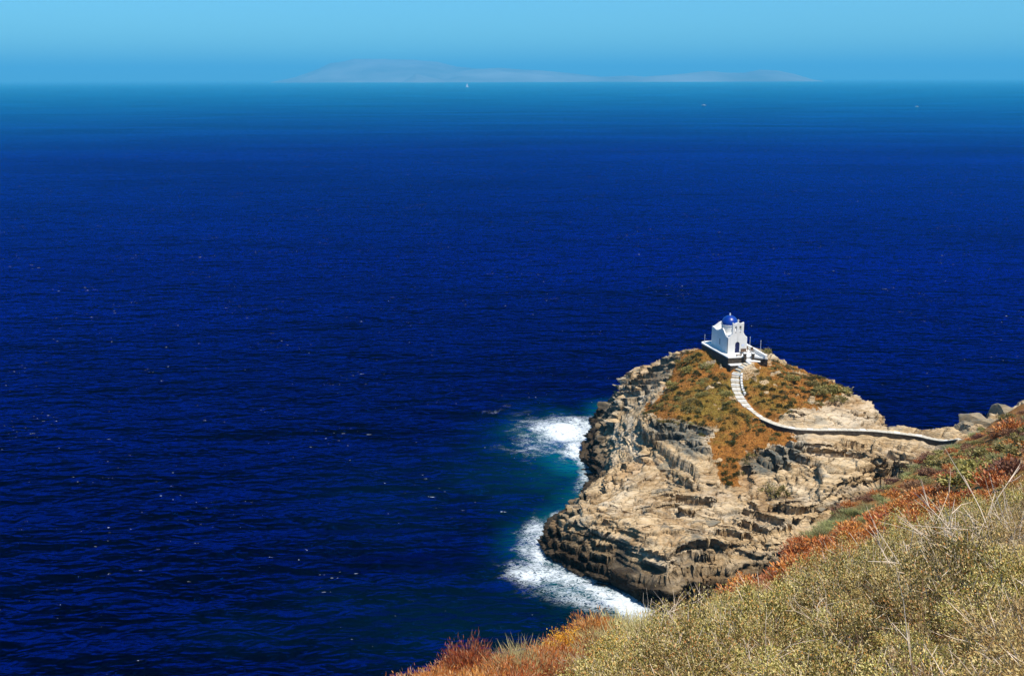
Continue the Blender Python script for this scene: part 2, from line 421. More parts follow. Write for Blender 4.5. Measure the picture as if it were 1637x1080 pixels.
# ------------------------------------------------------------------ headland terrain
COAST_PX = [(1062, 982), (1010, 957), (975, 940), (940, 922), (905, 906), (880, 893), (866, 866), (872, 838), (890, 822), (908, 812), (926, 790), (934, 765), (930, 740), (924, 715), (946, 692), (957, 668)]
coast = [tuple(at_z(a, b, 0)[:2]) for a, b in COAST_PX]
coast += [(19.5, 200), (27, 202), (34, 197), (42, 190), (50, 184), (57, 176), (62, 167), (65, 159), (64.5, 153), (62, 149.5), (65, 146.5), (70, 148), (78, 151), (92, 150),
          (92, 118), (70, 126), (60, 131.5), (52, 129), (45, 125), (36, 120.5), (28, 118.5)]
TOPS = [  # px, py, z of the upper surface
    (1118, 563, 18.7), (1140, 577, 18.4), (1163, 589, 18.0), (1192, 584, 18.5), (1224, 575, 19.0), (1165, 560, 19.4), (1100, 562, 18.6), (1082, 568, 17.6),
    (1175, 600, 17.5), (1175, 620, 16.5), (1182, 634, 16.0), (1200, 655, 15.4), (1216, 667, 15.1), (1245, 681, 15.0), (1270, 686, 15.0), (1300, 687, 15.0),
    (1350, 687, 15.0), (1400, 689, 15.0), (1440, 693, 15.0), (1490, 702, 15.3), (1512, 706, 15.6), (1545, 701, 17.0),
    (1110, 640, 15.3), (1060, 640, 13.6), (1040, 665, 12.3), (1120, 690, 12.5), (1060, 692, 11.6), (1180, 700, 13.2), (1180, 755, 10.4), (1230, 715, 13.0),
    (1010, 630, 10.5), (1045, 612, 13.0), (965, 641, 7.0), (985, 660, 7.5), (960, 690, 4.0),
    (1000, 720, 8.2), (960, 760, 6.2), (1050, 760, 8.2), (950, 800, 6.0), (900, 832, 5.0), (880, 845, 4.2), (1000, 840, 7.4), (1000, 800, 7.4), (1100, 795, 7.6), (1125, 762, 9.6), (1060, 722, 10.0),
    (1100, 845, 7.6), (1200, 835, 8.0), (1250, 862, 8.0), (1250, 790, 9.6), (1300, 740, 12.0), (1350, 722, 13.0), (1300, 800, 10.0), (1180, 790, 9.0), (1420, 715, 13.2), (940, 850, 6.2), (1050, 868, 7.2), (1150, 878, 7.4),
    (1240, 580, 18.3), (1300, 600, 17.2), (1350, 620, 15.8), (1390, 650, 14.8), (1412, 678, 13.6), (1240, 620, 17.0), (1320, 650, 15.8), (1260, 650, 16.0)]
tops = [at_z(*t) for t in TOPS]
tops += [np.array(p, float) for p in [(40, 176, 18.2), (46, 176, 17.2), (30, 186, 13.5), (44, 183, 14.5), (24, 192, 9.5), (54, 170, 15), (60, 160, 13), (22, 120.5, 7.5), (40, 124, 10), (50, 133, 13), (72, 134, 19), (80, 138, 22), (80, 124, 24)]]
top_fn = TPS(tops, 0.3)
GRASS_PX = [(1096, 560), (1075, 590), (1058, 625), (1034, 648), (1030, 668), (1062, 684), (1112, 690), (1142, 712), (1136, 745), (1150, 772), (1182, 775), (1190, 745), (1228, 716), (1285, 704), (1262, 690),
            (1240, 670), (1288, 652), (1325, 645), (1362, 628), (1345, 606), (1290, 594), (1240, 576), (1180, 570), (1130, 560)]
OLIVE_PX = [(1120, 615), (1160, 600), (1172, 640), (1200, 665), (1150, 690), (1085, 670), (1080, 640)]
GREY_PX = [(1058, 684), (1110, 692), (1140, 712), (1130, 745), (1100, 740), (1060, 725), (1040, 700)]
GREY2_PX = [(1195, 745), (1235, 715), (1290, 702), (1310, 720), (1260, 745), (1215, 762)]
GREY3_PX = [(955, 640), (1015, 612), (1070, 560), (1100, 556), (1085, 590), (1050, 630), (1000, 660), (960, 690)]
PATH_PX = [(1194, 581, 19.15), (1187, 585.5, 18.8), (1180, 591, 18.25), (1176, 597.5, 17.7), (1175, 606, 17.15), (1175.5, 618, 16.55), (1179, 629, 16.15), (1186, 641, 15.8), (1196, 652, 15.5), (1207, 661, 15.25), (1217, 668, 15.1),
           (1245, 680, 15.0), (1270, 685.5, 15.0), (1300, 687, 15.0), (1350, 687, 15.0), (1395, 688.5, 15.0), (1440, 693, 15.0), (1470, 697, 15.1), (1495, 703, 15.3), (1514, 706, 15.6), (1545, 701, 17.0)]
T = 20.0                      # terrace level of the chapel
cp = at_z(1163, 565.5, T)
RZ = R(12.3)
def placed(lx, ly, lz=0.0):
    c, s = math.cos(RZ), math.sin(RZ); return (cp[0] + c * lx - s * ly, cp[1] + s * lx + c * ly, cp[2] + lz)
gate = np.array(placed(2.85, -3.7, -0.62))
path = [gate] + [at_z(*p) for p in PATH_PX]
# scarps: (pixel polyline with z, height, decay on the high side)
SCARPS = [([(1012, 690, 9.5), (1022, 715, 8.8), (1050, 740, 8.4), (1085, 765, 8.0), (1122, 797, 7.6)], 2.2, 7.0, +1),
          ([(1055, 690, 11.5), (1090, 705, 11), (1100, 735, 10), (1130, 752, 9.8)], 0.8, 4.0, +1),
          ([(962, 690, 4), (985, 668, 6), (1003, 655, 8)], 1.5, 4.0, -1),
          ([(1300, 800, 10), (1312, 775, 10.5), (1305, 745, 11.8)], 1.5, 4.0, -1),
          ([(1385, 745, 11.5), (1392, 720, 13), (1388, 700, 14)], 1.8, 3.0, -1),
          ([(1440, 730, 12), (1445, 712, 13.4)], 1.8, 3.0, -1)]
def bedding(X, Y, h):
    return h + 0.06 * X + 0.10 * Y + 1.8 * fbm(X / 12, Y / 10, 0, 51, 2)
def bedding_cliff(X, Y, h):
    return h - 0.10 * X + 0.05 * Y + 1.0 * fbm(X / 13, Y / 11, 0, 51, 2)
def headland_base(X, Y):
    warp = 0.9 * fbm(X / 5, Y / 5, 0, 31, 3)
    d, side, _ = polydist(X + warp, Y + 0.9 * fbm(X / 5, Y / 5, 3.3, 32, 3), coast)
    ins = inpoly(X + warp, Y + 0.9 * fbm(X / 5, Y / 5, 3.3, 32, 3), coast)
    t = top_fn(X, Y)
    wd = 4.0 + 3.0 * sstep(128, 150, Y) + 1.0 * sstep(160, 190, Y)
    f = np.clip(d / wd, 0, 1); f = 1 - (1 - f) ** 1.9
    h = np.where(ins, -0.6 + (t + 0.6) * f, -0.6 - np.minimum(d, 3) * 1.2)
    return h, d, ins
def headland_h(X, Y):
    h, d, ins = headland_base(X, Y)
    P = np.c_[X.ravel(), Y.ravel(), h.ravel()]
    px, py = project(P); px = px.reshape(X.shape); py = py.reshape(X.shape)
    jx, jy = 13 * fbm(X / 3.4, Y / 3.4, 0, 41, 4), 9 * fbm(X / 3.4, Y / 3.4, 5.5, 42, 4)
    front = ins & (Y < 182)
    def zone(poly, soft=7.0):
        poly = [(a, b) for a, b in poly]
        dd, _, _ = polydist(px + jx, py + jy, poly); i = inpoly(px + jx, py + jy, poly)
        return np.where(front, np.clip(0.5 + np.where(i, dd, -dd) / (2 * soft), 0, 1), 0)
    grass = zone(GRASS_PX, 6.0) * (1 - 0.9 * sstep(0.72, 0.95, fbm(X / 3.0, Y / 3.0, 0, 43, 4))); olive = zone(OLIVE_PX, 12) * 0.8
    grey = np.maximum(np.maximum(zone(GREY_PX), zone(GREY2_PX)), zone(GREY3_PX, 12) * 0.7)
    dp, sp, tp = polydist(X, Y, path, False)
    near_scarp = np.zeros(X.shape)
    for pts, hh, dec, sg in SCARPS:
        pl = [at_z(*q) for q in pts]
        ds, ss, ts = polydist(X, Y, pl, False)
        endf = sstep(0, 0.5, ts) * sstep(0, 0.5, len(pl) - 1 - ts)
        for j in range(3):
            sd = ds * ss * sg - (j - 1) * 0.55 + 0.4 * fbm(X / 3.4 + 9 * j, Y / 3.4, 0, 77, 2)
            h = h + hh / 3 * sstep(-0.14, 0.14, sd) * np.exp(-np.maximum(sd, 0) / dec) * endf
        near_scarp = np.maximum(near_scarp, np.exp(-(ds / 1.8) ** 2) * endf)
        h = h - 0.45 * hh * np.exp(-(np.minimum(sd, 0) / 1.0) ** 2) * (sd < 0) * endf
    rock = np.clip(1 - grass * 1.3, 0, 1) * sstep(0.8, 2.2, dp)
    # bedding: terraces along a tilted, warped stack of layers
    e_ = 0.25
    hb = headland_base(X + e_, Y)[0]; hc = headland_base(X, Y + e_)[0]; h0 = headland_base(X, Y)[0]
    steep = sstep(0.7, 1.7, np.hypot(hb - h0, hc - h0) / e_)
    calm = (1 - 0.85 * steep) * (1 - 0.85 * near_scarp)
    u_, v_ = X * 0.93 + Y * 0.36, Y * 0.93 - X * 0.36
    wx, wy = 0.35 * fbm(X / 3, Y / 3, 0, 54, 2), 0.35 * fbm(X / 3, Y / 3, 7, 55, 2)
    d1, d2, cid = worley(u_ / 5.0 + wx, v_ / 2.6 + wy, 5)
    e1, e2, ci2 = worley(u_ / 1.9 + wx, v_ / 1.0 + wy, 9)
    b = bedding(X, Y, h) + (cid - 0.5) * 1.3 + (ci2 - 0.5) * 0.25
    def terr(b, t, k):
        q = b / t; fl = np.floor(q); fr = q - fl
        return t * (fl + sstep(k, 1.0, fr)) - b + 0.45 * t, np.clip(1 - fr / 0.45, 0, 1) * (fr < 0.45) - 0.35 * sstep(0.55, 0.85, fr) * (1 - sstep(0.9, 1.0, fr))
    m1 = sstep(-0.35, 0.25, fbm(X / 6, Y / 6, 0, 57, 2)); m2 = sstep(-0.4, 0.3, fbm(X / 3, Y / 3, 4, 58, 2))
    h1, lip1 = terr(b, 1.45, 0.86)
    bb = b * 1.02 + 0.25 * fbm(X / 4.5, Y / 2.2, 1, 53, 3)
    h2, lip2 = terr(bb, 0.46, 0.78)
    gap = np.exp(-((d2 - d1) / 0.035) ** 2)
    blk = (cid - 0.5) * 0.8 - 1.5 * gap
    blk2 = (ci2 - 0.5) * 0.3 - 0.35 * np.exp(-((e2 - e1) / 0.06) ** 2)
    big = fbm(X / 8.5, Y / 5.0, 0, 56, 2)
    h = h + rock * np.where(ins, 1, 0.3) * (m1 * h1 + 0.8 * m2 * h2 + calm * (blk + blk2 + 0.5 * big))
    lip = rock * (0.62 * m1 * lip1 + 0.2 * m2 * lip2) * sstep(1.2, 3.0, dp)
    h = h + (1 - rock) * sstep(0.7, 1.6, dp) * (0.30 * fbm(X / 2.5, Y / 2.5, 0, 57, 4) + 0.45 * np.maximum(0, vnoise(X / 1.4, Y / 1.4, 0, 58) - 0.15))
    # bench cut for the path, lower ground under its retaining wall
    pz = np.interp(tp, np.arange(len(path)), [p[2] for p in path])
    h = h + (pz - h) * (1 - sstep(0.7, 1.7, dp))
    lowside = (sp * 1.0 < 0) & (tp > 11.2) & (tp < 20.6)
    h = np.where(lowside & (dp > 0.66) & (dp < 4), np.minimum(h, pz - 0.5 + 0.35 * vnoise(X, Y, 0, 5) + 0.0 * dp), h)
    return h, grass, olive, grey, rock, ins, lip
def build_headland():
    xs = np.r_[np.arange(1, 24, 0.115), np.arange(24, 80, 0.18)]; ys = np.r_[np.arange(113, 140, 0.10), np.arange(140, 205, 0.17)]
    X, Y = np.meshgrid(xs, ys)
    h, grass, olive, grey, rock, ins, lip = headland_h(X, Y)
    gy, gx = np.gradient(h, ys, xs)
    hb = headland_base(X, Y)[0]; by_, bx_ = np.gradient(hb, ys, xs); bs = np.hypot(bx_, by_)
    k = rock * sstep(0.5, 1.6, bs)
    b = bedding_cliff(X, Y, h)
    def saw(t): f = t - np.floor(t); return np.where(f < 0.8, f / 0.8, (1 - f) / 0.2) - 0.5
    along = X * 0.9 + Y * 0.4
    ov = 1.0 * vnoise(b * 0.45, along / 12, 0, 61) + 0.75 * saw(b * 0.62 + 0.9 * fbm(along / 7, b / 4, 0, 63, 2)) + 0.4 * saw(b * 1.9 + 1.1 * fbm(along / 4, b / 3, 0, 64, 2)) + 0.22 * fbm(along / 1.1, b * 2.2, 0, 65, 3)
    j1, j2, jc = worley(along / 2.6, b / 1.3, 15)
    ov = ov + 0.6 * (jc - 0.5) - 0.5 * np.exp(-((j2 - j1) / 0.07) ** 2)
    lx_, ly_ = bx_ + 0.06, by_ + 0.10; ln_ = np.hypot(lx_, ly_) + 1e-6
    X2 = X - bx_ / (bs + 1e-6) * k * ov - lx_ / ln_ * lip; Y2 = Y - by_ / (bs + 1e-6) * k * ov - ly_ / ln_ * lip
    sf = np.hypot(gx, gy); k2 = rock * sstep(1.2, 3.0, sf) * (1 - k)
    o2 = k2 * (0.45 * saw(b * 0.9 + 0.8 * fbm(along / 6, b / 3, 0, 66, 2)) + 0.22 * saw(b * 2.6 + fbm(along / 3, b / 2, 0, 67, 2)) + 0.15)
    X2 = X2 - gx / (sf + 1e-6) * o2; Y2 = Y2 - gy / (sf + 1e-6) * o2
    V = np.c_[X2.ravel(), Y2.ravel(), h.ravel()]
    F = grid_faces(len(xs), len(ys), (h > -1.6).ravel())
    V, F, at = compact(V, F, {'grass': grass.ravel(), 'olive': olive.ravel(), 'grey': grey.ravel()})
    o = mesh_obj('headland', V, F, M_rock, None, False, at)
    return o, (xs, ys, h)
headland, HG = build_headland()
tag(headland, 'rocky tan headland with rust-coloured grass jutting into the sea', kind='structure')
def sample(G, x, y):
    xs, ys, h = G
    i = np.clip(np.interp(x, xs, np.arange(len(xs))), 0, len(xs) - 2); j = np.clip(np.interp(y, ys, np.arange(len(ys))), 0, len(ys) - 2)
    i0, j0 = np.floor(i).astype(int), np.floor(j).astype(int); u, v = i - i0, j - j0
    return h[j0, i0] * (1 - u) * (1 - v) + h[j0, i0 + 1] * u * (1 - v) + h[j0 + 1, i0] * (1 - u) * v + h[j0 + 1, i0 + 1] * u * v
def cast(G, px, py, t0, t1, n=1500):
    d = ray(px, py); d = d / d[1]
    Ys = np.linspace(t0, t1, n); xx = d[0] * Ys; zz = H + d[2] * Ys
    hh = sample(G, xx, Ys); k = np.argmax(hh >= zz)
    if hh[k] < zz[k]: return None
    return np.array([xx[k], Ys[k], hh[k]])

# ------------------------------------------------------------------ hillside terrain
EDGE = [(-6, -12), (-4.5, 4)] + [tuple(at_y(a, b, Y)[:2]) for a, b, Y in [(330, 1250, 11.5), (480, 1140, 13.5), (620, 1085, 17), (770, 1040, 21), (910, 1015, 25), (1020, 1000, 31), (1130, 962, 38), (1210, 922, 50), (1300, 842, 75), (1400, 778, 98), (1480, 738, 117), (1520, 718, 127), (1545, 704, 134)]]
EDGE += [(69, 138), (75, 142), (82, 147), (95, 150), (125, 150), (125, -12)]
HP = [(1637, 1080, 4.6, -.6), (1400, 1060, 6.5, -.7), (1200, 1060, 9, -.7), (1000, 1070, 13, -.5), (800, 1078, 15, -.4), (645, 1085, 13.5, -.5), (560, 1110, 13.5, -.5), (770, 1050, 17, -.55), (900, 1010, 21, -.6), (1000, 995, 25, -.7),
      (1062, 988, 31, -.6), (1130, 962, 38, -.4), (1210, 922, 50, -.5), (1300, 842, 75, -.4), (1400, 778, 98, -.3), (1480, 738, 117, 0), (1520, 718, 127, 0), (1545, 704, 134, 0),
      (1300, 960, 13, -.8), (1500, 950, 9, -.7), (1637, 900, 9, -.7), (1150, 1000, 18, -.7), (1300, 905, 24, -.8), (1420, 870, 22, -.8), (1500, 850, 17, -.8), (1637, 800, 14, -.8), (1300, 872, 40, -.6), (1400, 828, 50, -.5), (1500, 785, 60, -.5),
      (1637, 740, 62, -.5), (1450, 785, 78, -.2), (1550, 735, 98, -.2), (1637, 695, 108, -.2), (1600, 683, 124, 0), (1637, 668, 126, 0)]
hp = [at_y(*q) for q in HP] + [np.array(q, float) for q in [(0, 0, 64.3), (0, -10, 67), (12, -8, 69), (25, 10, 66), (40, 40, 59), (90, 80, 48), (110, 130, 40), (80, 132, 26), (60, 0, 74), (-4, 2, 62.5), (110, 20, 72)]]
hill_fn = TPS(hp, 0.05)
def hill_h(X, Y):
    t = hill_fn(X, Y)
    wv = np.clip(Y / 60, 0.15, 1.2)
    d, s, _ = polydist(X + wv * fbm(X / 4, Y / 4, 0, 81, 2), Y, EDGE); ins = inpoly(X + wv * fbm(X / 4, Y / 4, 0, 81, 2), Y, EDGE)
    out = np.where(ins, 0, d)
    h = t - out * 2.2 + np.clip(Y / 50, 0.08, 1.0) * (0.5 * fbm(X / 5, Y / 5, 0, 82, 4)) * np.clip(1 + 0 * X, 0, 1)
    rocky = sstep(0.3, 2, out)
    h = h + rocky * (1.2 * fbm(X / 4, Y / 4, 0, 83, 4))
    return h
def build_hill():
    xs = np.r_[np.arange(-16, 16, 0.35), np.arange(16, 126, 0.55)]; ys = np.r_[np.arange(-12, 40, 0.35), np.arange(40, 152, 0.5)]
    X, Y = np.meshgrid(xs, ys); h = hill_h(X, Y)
    V = np.c_[X.ravel(), Y.ravel(), h.ravel()]
    F = grid_faces(len(xs), len(ys), (h > -2).ravel())
    V, F, _ = compact(V, F, {})
    return mesh_obj('hillside', V, F, M_hill, None, True)
hill = build_hill(); tag(hill, 'steep dry hillside of orange soil falling to the sea', kind='structure')
def hillz(x, y): return float(hill_h(np.array([x]), np.array([y]))[0])

# ------------------------------------------------------------------ sea
def build_sea():
    def axis(a, b, st, far0, far1):
        core = np.arange(a, b + st, st); g = [st]
        up = []; x = core[-1]; s = st
        while x < far1: s *= 1.16; x += s; up.append(x)
        dn = []; x = core[0]; s = st
        while x > far0: s *= 1.16; x -= s; dn.append(x)
        return np.r_[dn[::-1], core, up]
    xs = axis(-110, 80, 0.5, -60000, 60000); ys = axis(96, 290, 0.5, -3000, 60000)
    X, Y = np.meshgrid(xs, ys)
    dc_, _, _ = polydist(X, Y, coast)
    core = sstep(45, 12, dc_) * sstep(-125, -100, X) * sstep(95, 75, X) * sstep(85, 97, Y) * sstep(300, 260, Y)
    z = core * (0.16 * fbm((X + 0.3 * Y) / 16, (Y - 0.25 * X) / 8, 0, 91, 3) + 0.03 * fbm(X / 3.2, Y / 2.2, 0, 92, 2))
    P = np.c_[X.ravel(), Y.ravel(), np.zeros(X.size)]
    px, py = project(P); px = px.reshape(X.shape); py = py.reshape(X.shape); near = (Y > 60) & (Y < 900)
    d, _, _ = polydist(X, Y, coast); ins = inpoly(X, Y, coast); d = np.where(ins, 0, d)
    def blobs(L, jit=6):
        jx = jit * fbm(X / 5, Y / 5, 0, 95, 3); jy = 0.6 * jit * fbm(X / 5, Y / 5, 4, 96, 3)
        r = np.zeros(X.shape)
        for (bx, by, rx, ry, a, s) in L:
            c, sn = math.cos(R(a)), math.sin(R(a)); ux, uy = px + jx - bx, py + jy - by
            q = ((ux * c + uy * sn) / rx) ** 2 + ((-ux * sn + uy * c) / ry) ** 2
            r = np.maximum(r, s * np.exp(-q ** 1.1))
        return np.where(near, r, 0)
    foam = blobs([(905, 690, 58, 20, 5, 1.0), (935, 678, 40, 14, 0, .75), (920, 715, 34, 13, 25, .85), (915, 728, 34, 7, 15, .8), (860, 688, 18, 9, 0, .8),
                  (858, 846, 22, 22, -50, .62), (846, 875, 24, 32, 0, .52), (858, 880, 18, 34, -10, .75), (850, 915, 44, 17, 5, .78), (900, 922, 55, 16, 15, .75), (925, 915, 20, 10, 20, .9), (960, 945, 60, 16, 25, .85), (1005, 968, 52, 18, 22, 1.0), (1030, 985, 40, 14, 0, .9),
                  (880, 935, 50, 14, 10, .5), (940, 962, 50, 14, 20, .5), (790, 655, 22, 4, 0, .2), (812, 650, 9, 3, 0, .22), (900, 945, 80, 24, 18, .36), (870, 700, 60, 34, 0, .4)])
    foam = np.maximum(foam, np.where(near, 0.75 * np.exp(-(d / 1.1) ** 2), 0) * (0.6 + 0.6 * vnoise(X / 3, Y / 3, 0, 97)))
    shallow = blobs([(930, 738, 75, 22, 8, 1.0), (900, 705, 85, 36, 5, .65), (880, 760, 60, 30, 0, .28), (860, 880, 55, 50, 0, .45), (920, 935, 95, 34, 22, .6), (990, 965, 80, 32, 22, .7), (900, 800, 30, 20, 0, .3)], 12)
    shallow = np.maximum(shallow, np.where(near, 0.5 * np.exp(-(d / 3.5) ** 2), 0))
    reef = blobs([(785, 790, 26, 10, -10, .55), (840, 785, 20, 8, -15, .45), (810, 765, 120, 55, 5, .45), (760, 1000, 240, 80, 0, .36), (640, 800, 150, 70, 0, .18), (930, 1000, 130, 60, 0, .5), (560, 960, 120, 40, 0, .2), (420, 1010, 130, 40, 0, .16)], 14)
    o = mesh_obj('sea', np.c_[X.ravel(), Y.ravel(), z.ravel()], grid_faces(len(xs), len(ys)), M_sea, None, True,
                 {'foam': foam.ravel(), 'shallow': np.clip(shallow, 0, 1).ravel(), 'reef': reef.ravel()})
    return tag(o, 'deep blue open sea', kind='structure')
build_sea()

# ------------------------------------------------------------------ far islands and boats
M_isle = simple('far_island_scrub', (0.19, 0.185, 0.18), 0.95, 0.5, 0.0006)
def island(name, label, prof, D, depth, seed):
    # prof: (px, py) skyline; built as a ridge with real depth at distance D
    x = np.linspace(prof[0][0], prof[-1][0], 160); yv = np.interp(x, [q[0] for q in prof], [q[1] for q in prof])
    base = [at_y(a, 132.0, D) for a in x]
    hz = np.array([max(0.0, at_y(a, b, D)[2]) for a, b in zip(x, yv)])
    nv = 24; V = []
    for j in range(nv):
        t = j / (nv - 1) * 2 - 1
        s = (1 - abs(t) ** 1.5)
        for i in range(160):
            X = base[i][0]; Y = D + t * depth
            hh = hz[i] * s * (1 - 0.22 * abs(fbm(np.array(X / 1500), np.array(Y / 1100), 0, seed, 4)) * (0.4 if abs(t) < 0.05 else 1)) - 3
            V.append((X * Y / D, Y, hh))
    o = mesh_obj(name, np.array(V), grid_faces(160, nv), M_isle, None, True)
    return tag(o, label, kind='structure')
island('far_island', 'long hazy island with a broad summit on the horizon', [(430, 132), (470, 124), (500, 114), (530, 100), (570, 93), (620, 94), (660, 95), (700, 98), (730, 106), (770, 110), (830, 120), (900, 126), (960, 130)], 30000, 4000, 3)
island('far_island', 'lower hazy island with gentle humps on the horizon', [(690, 131), (740, 112), (800, 107), (850, 111), (905, 116), (960, 122), (1010, 120), (1060, 125), (1110, 131)], 27500, 2500, 5)
island('far_island', 'small hazy island with a double hump on the horizon', [(990, 132), (1030, 122), (1080, 118), (1130, 113), (1160, 116), (1190, 116), (1215, 111), (1245, 112), (1270, 118), (1300, 127), (1330, 132)], 26000, 2200, 8)
island('far_island', 'low pale cape in front of the long hazy island', [(640, 133), (655, 124), (665, 117), (678, 121), (700, 126), (740, 132)], 25000, 900, 9)

M_hull = simple('white_hull', (0.8, 0.8, 0.8), 0.4)
M_sail = simple('white_sail', (0.85, 0.85, 0.83), 0.8)
def boat_hull(L, B, D):
    mb = MB(); n = 9; V = []
    for i in range(n):
        t = i / (n - 1); bw = B * (math.sin(min(1, (1 - t) * 1.6) * math.pi / 2)) * (0.82 + 0.18 * min(1, t * 4)) / 2
        for (sx, z) in ((-1, D), (-0.55, -0.2 * D), (0.55, -0.2 * D), (1, D)):
            V.append((sx * bw, -L / 2 + t * L, z + (0.25 * D * t * t if z > 0 else 0)))
    F = [(i * 4 + k, i * 4 + k + 1, i * 4 + 4 + k + 1, i * 4 + 4 + k) for i in range(n - 1) for k in range(3)]
    F += [(i * 4 + 3, i * 4, i * 4 + 4, i * 4 + 7) for i in range(n - 1)] + [(0, 1, 2, 3)]
    return mb.add(V, F)
pb = at_z(747, 140, 0)
sb = empty('sailing_boat', tuple(pb), R(70)); tag(sb, 'tiny white sailing boat far out near the horizon', 'boat')
boat_hull(30, 7, 2.6).build('hull', M_hull, sb)
MB().tube([(0, 2, 2), (0, 2, 38)], 0.3, 6).build('mast', M_metal, sb)
MB().add([(0.15, 1.4, 4), (0.15, -11, 4.5), (0.15, 1.4, 37), (-0.15, 1.4, 4), (-0.15, -11, 4.5), (-0.15, 1.4, 37)], [(0, 1, 2), (5, 4, 3), (0, 3, 4, 1), (1, 4, 5, 2), (2, 5, 3, 0)]).build('mainsail', M_sail, sb)
MB().add([(0.15, 3, 4), (0.15, 13, 3.5), (0.15, 3, 33), (-0.15, 3, 4), (-0.15, 13, 3.5), (-0.15, 3, 33)], [(0, 1, 2), (5, 4, 3), (0, 3, 4, 1), (1, 4, 5, 2), (2, 5, 3, 0)]).build('jib', M_sail, sb)
for (bx, by, L, lab) in ((1125, 169, 11, 'small white motor boat out at sea beyond the chapel'), (1466, 171, 8, 'very small white motor boat out at sea beyond the hillside')):
    p_ = at_z(bx, by, 0)
    mbt = empty('motor_boat', tuple(p_), R(75)); tag(mbt, lab, 'boat')
    boat_hull(L, L * 0.32, L * 0.12).build('hull', M_hull, mbt)
    MB().box(-L * .1, L * .1, -L * .2, L * .12, L * .11, L * .26).build('cabin', M_hull, mbt)
    MB().box(-L * .103, L * .103, L * .02, L * .123, L * .17, L * .23).build('windscreen', M_dark, mbt)

# ------------------------------------------------------------------ boulders of the headland
def boulder_mesh(seed, flat=0.6):
    import bmesh
    bm = bmesh.new(); bmesh.ops.create_icosphere(bm, subdivisions=3, radius=1.0)
    V = np.array([v.co[:] for v in bm.verts])
    r2 = np.random.default_rng(seed)
    V *= 1.25
    for _ in range(16):                                   # cut flat facets
        n = r2.normal(size=3); n /= np.linalg.norm(n); c = r2.uniform(0.5, 0.8)
        dd = V @ n; V = V - np.outer(np.maximum(0, dd - c), n)
    V *= 1 + 0.04 * fbm(V[:, 0] * 2 + seed, V[:, 1] * 2, V[:, 2] * 5, seed, 3)[:, None]
    V[:, 2] *= flat
    me = bpy.data.meshes.new('boulder')
    me.from_pydata([tuple(v) for v in V], [], [tuple(v.index for v in f.verts) for f in bm.faces]); me.update(); bm.free()
    for nm in ('grass', 'olive'):
        a = me.attributes.new(nm, 'FLOAT', 'POINT'); a.data.foreach_set('value', np.zeros(len(V), np.float32))
    a = me.attributes.new('grey', 'FLOAT', 'POINT'); a.data.foreach_set('value', np.full(len(V), 0.8 if seed % 3 == 0 else 0.0, np.float32))
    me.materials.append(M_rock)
    return me
BM = [boulder_mesh(s, f) for s, f in ((1, .9), (2, .75), (3, 1.0), (4, .7), (5, .85), (6, .8))]
def boulder(p, s, k, rz, tilt=(0, 0), sink=0.5):
    o = bpy.data.objects.new('boulder', BM[k % 6]); C.objects.link(o); o.parent = headland
    o.location = (p[0], p[1], p[2] - sink * s[2] + s[2] * 0.3); o.scale = s; o.rotation_euler = (tilt[0], tilt[1], rz)
    return o
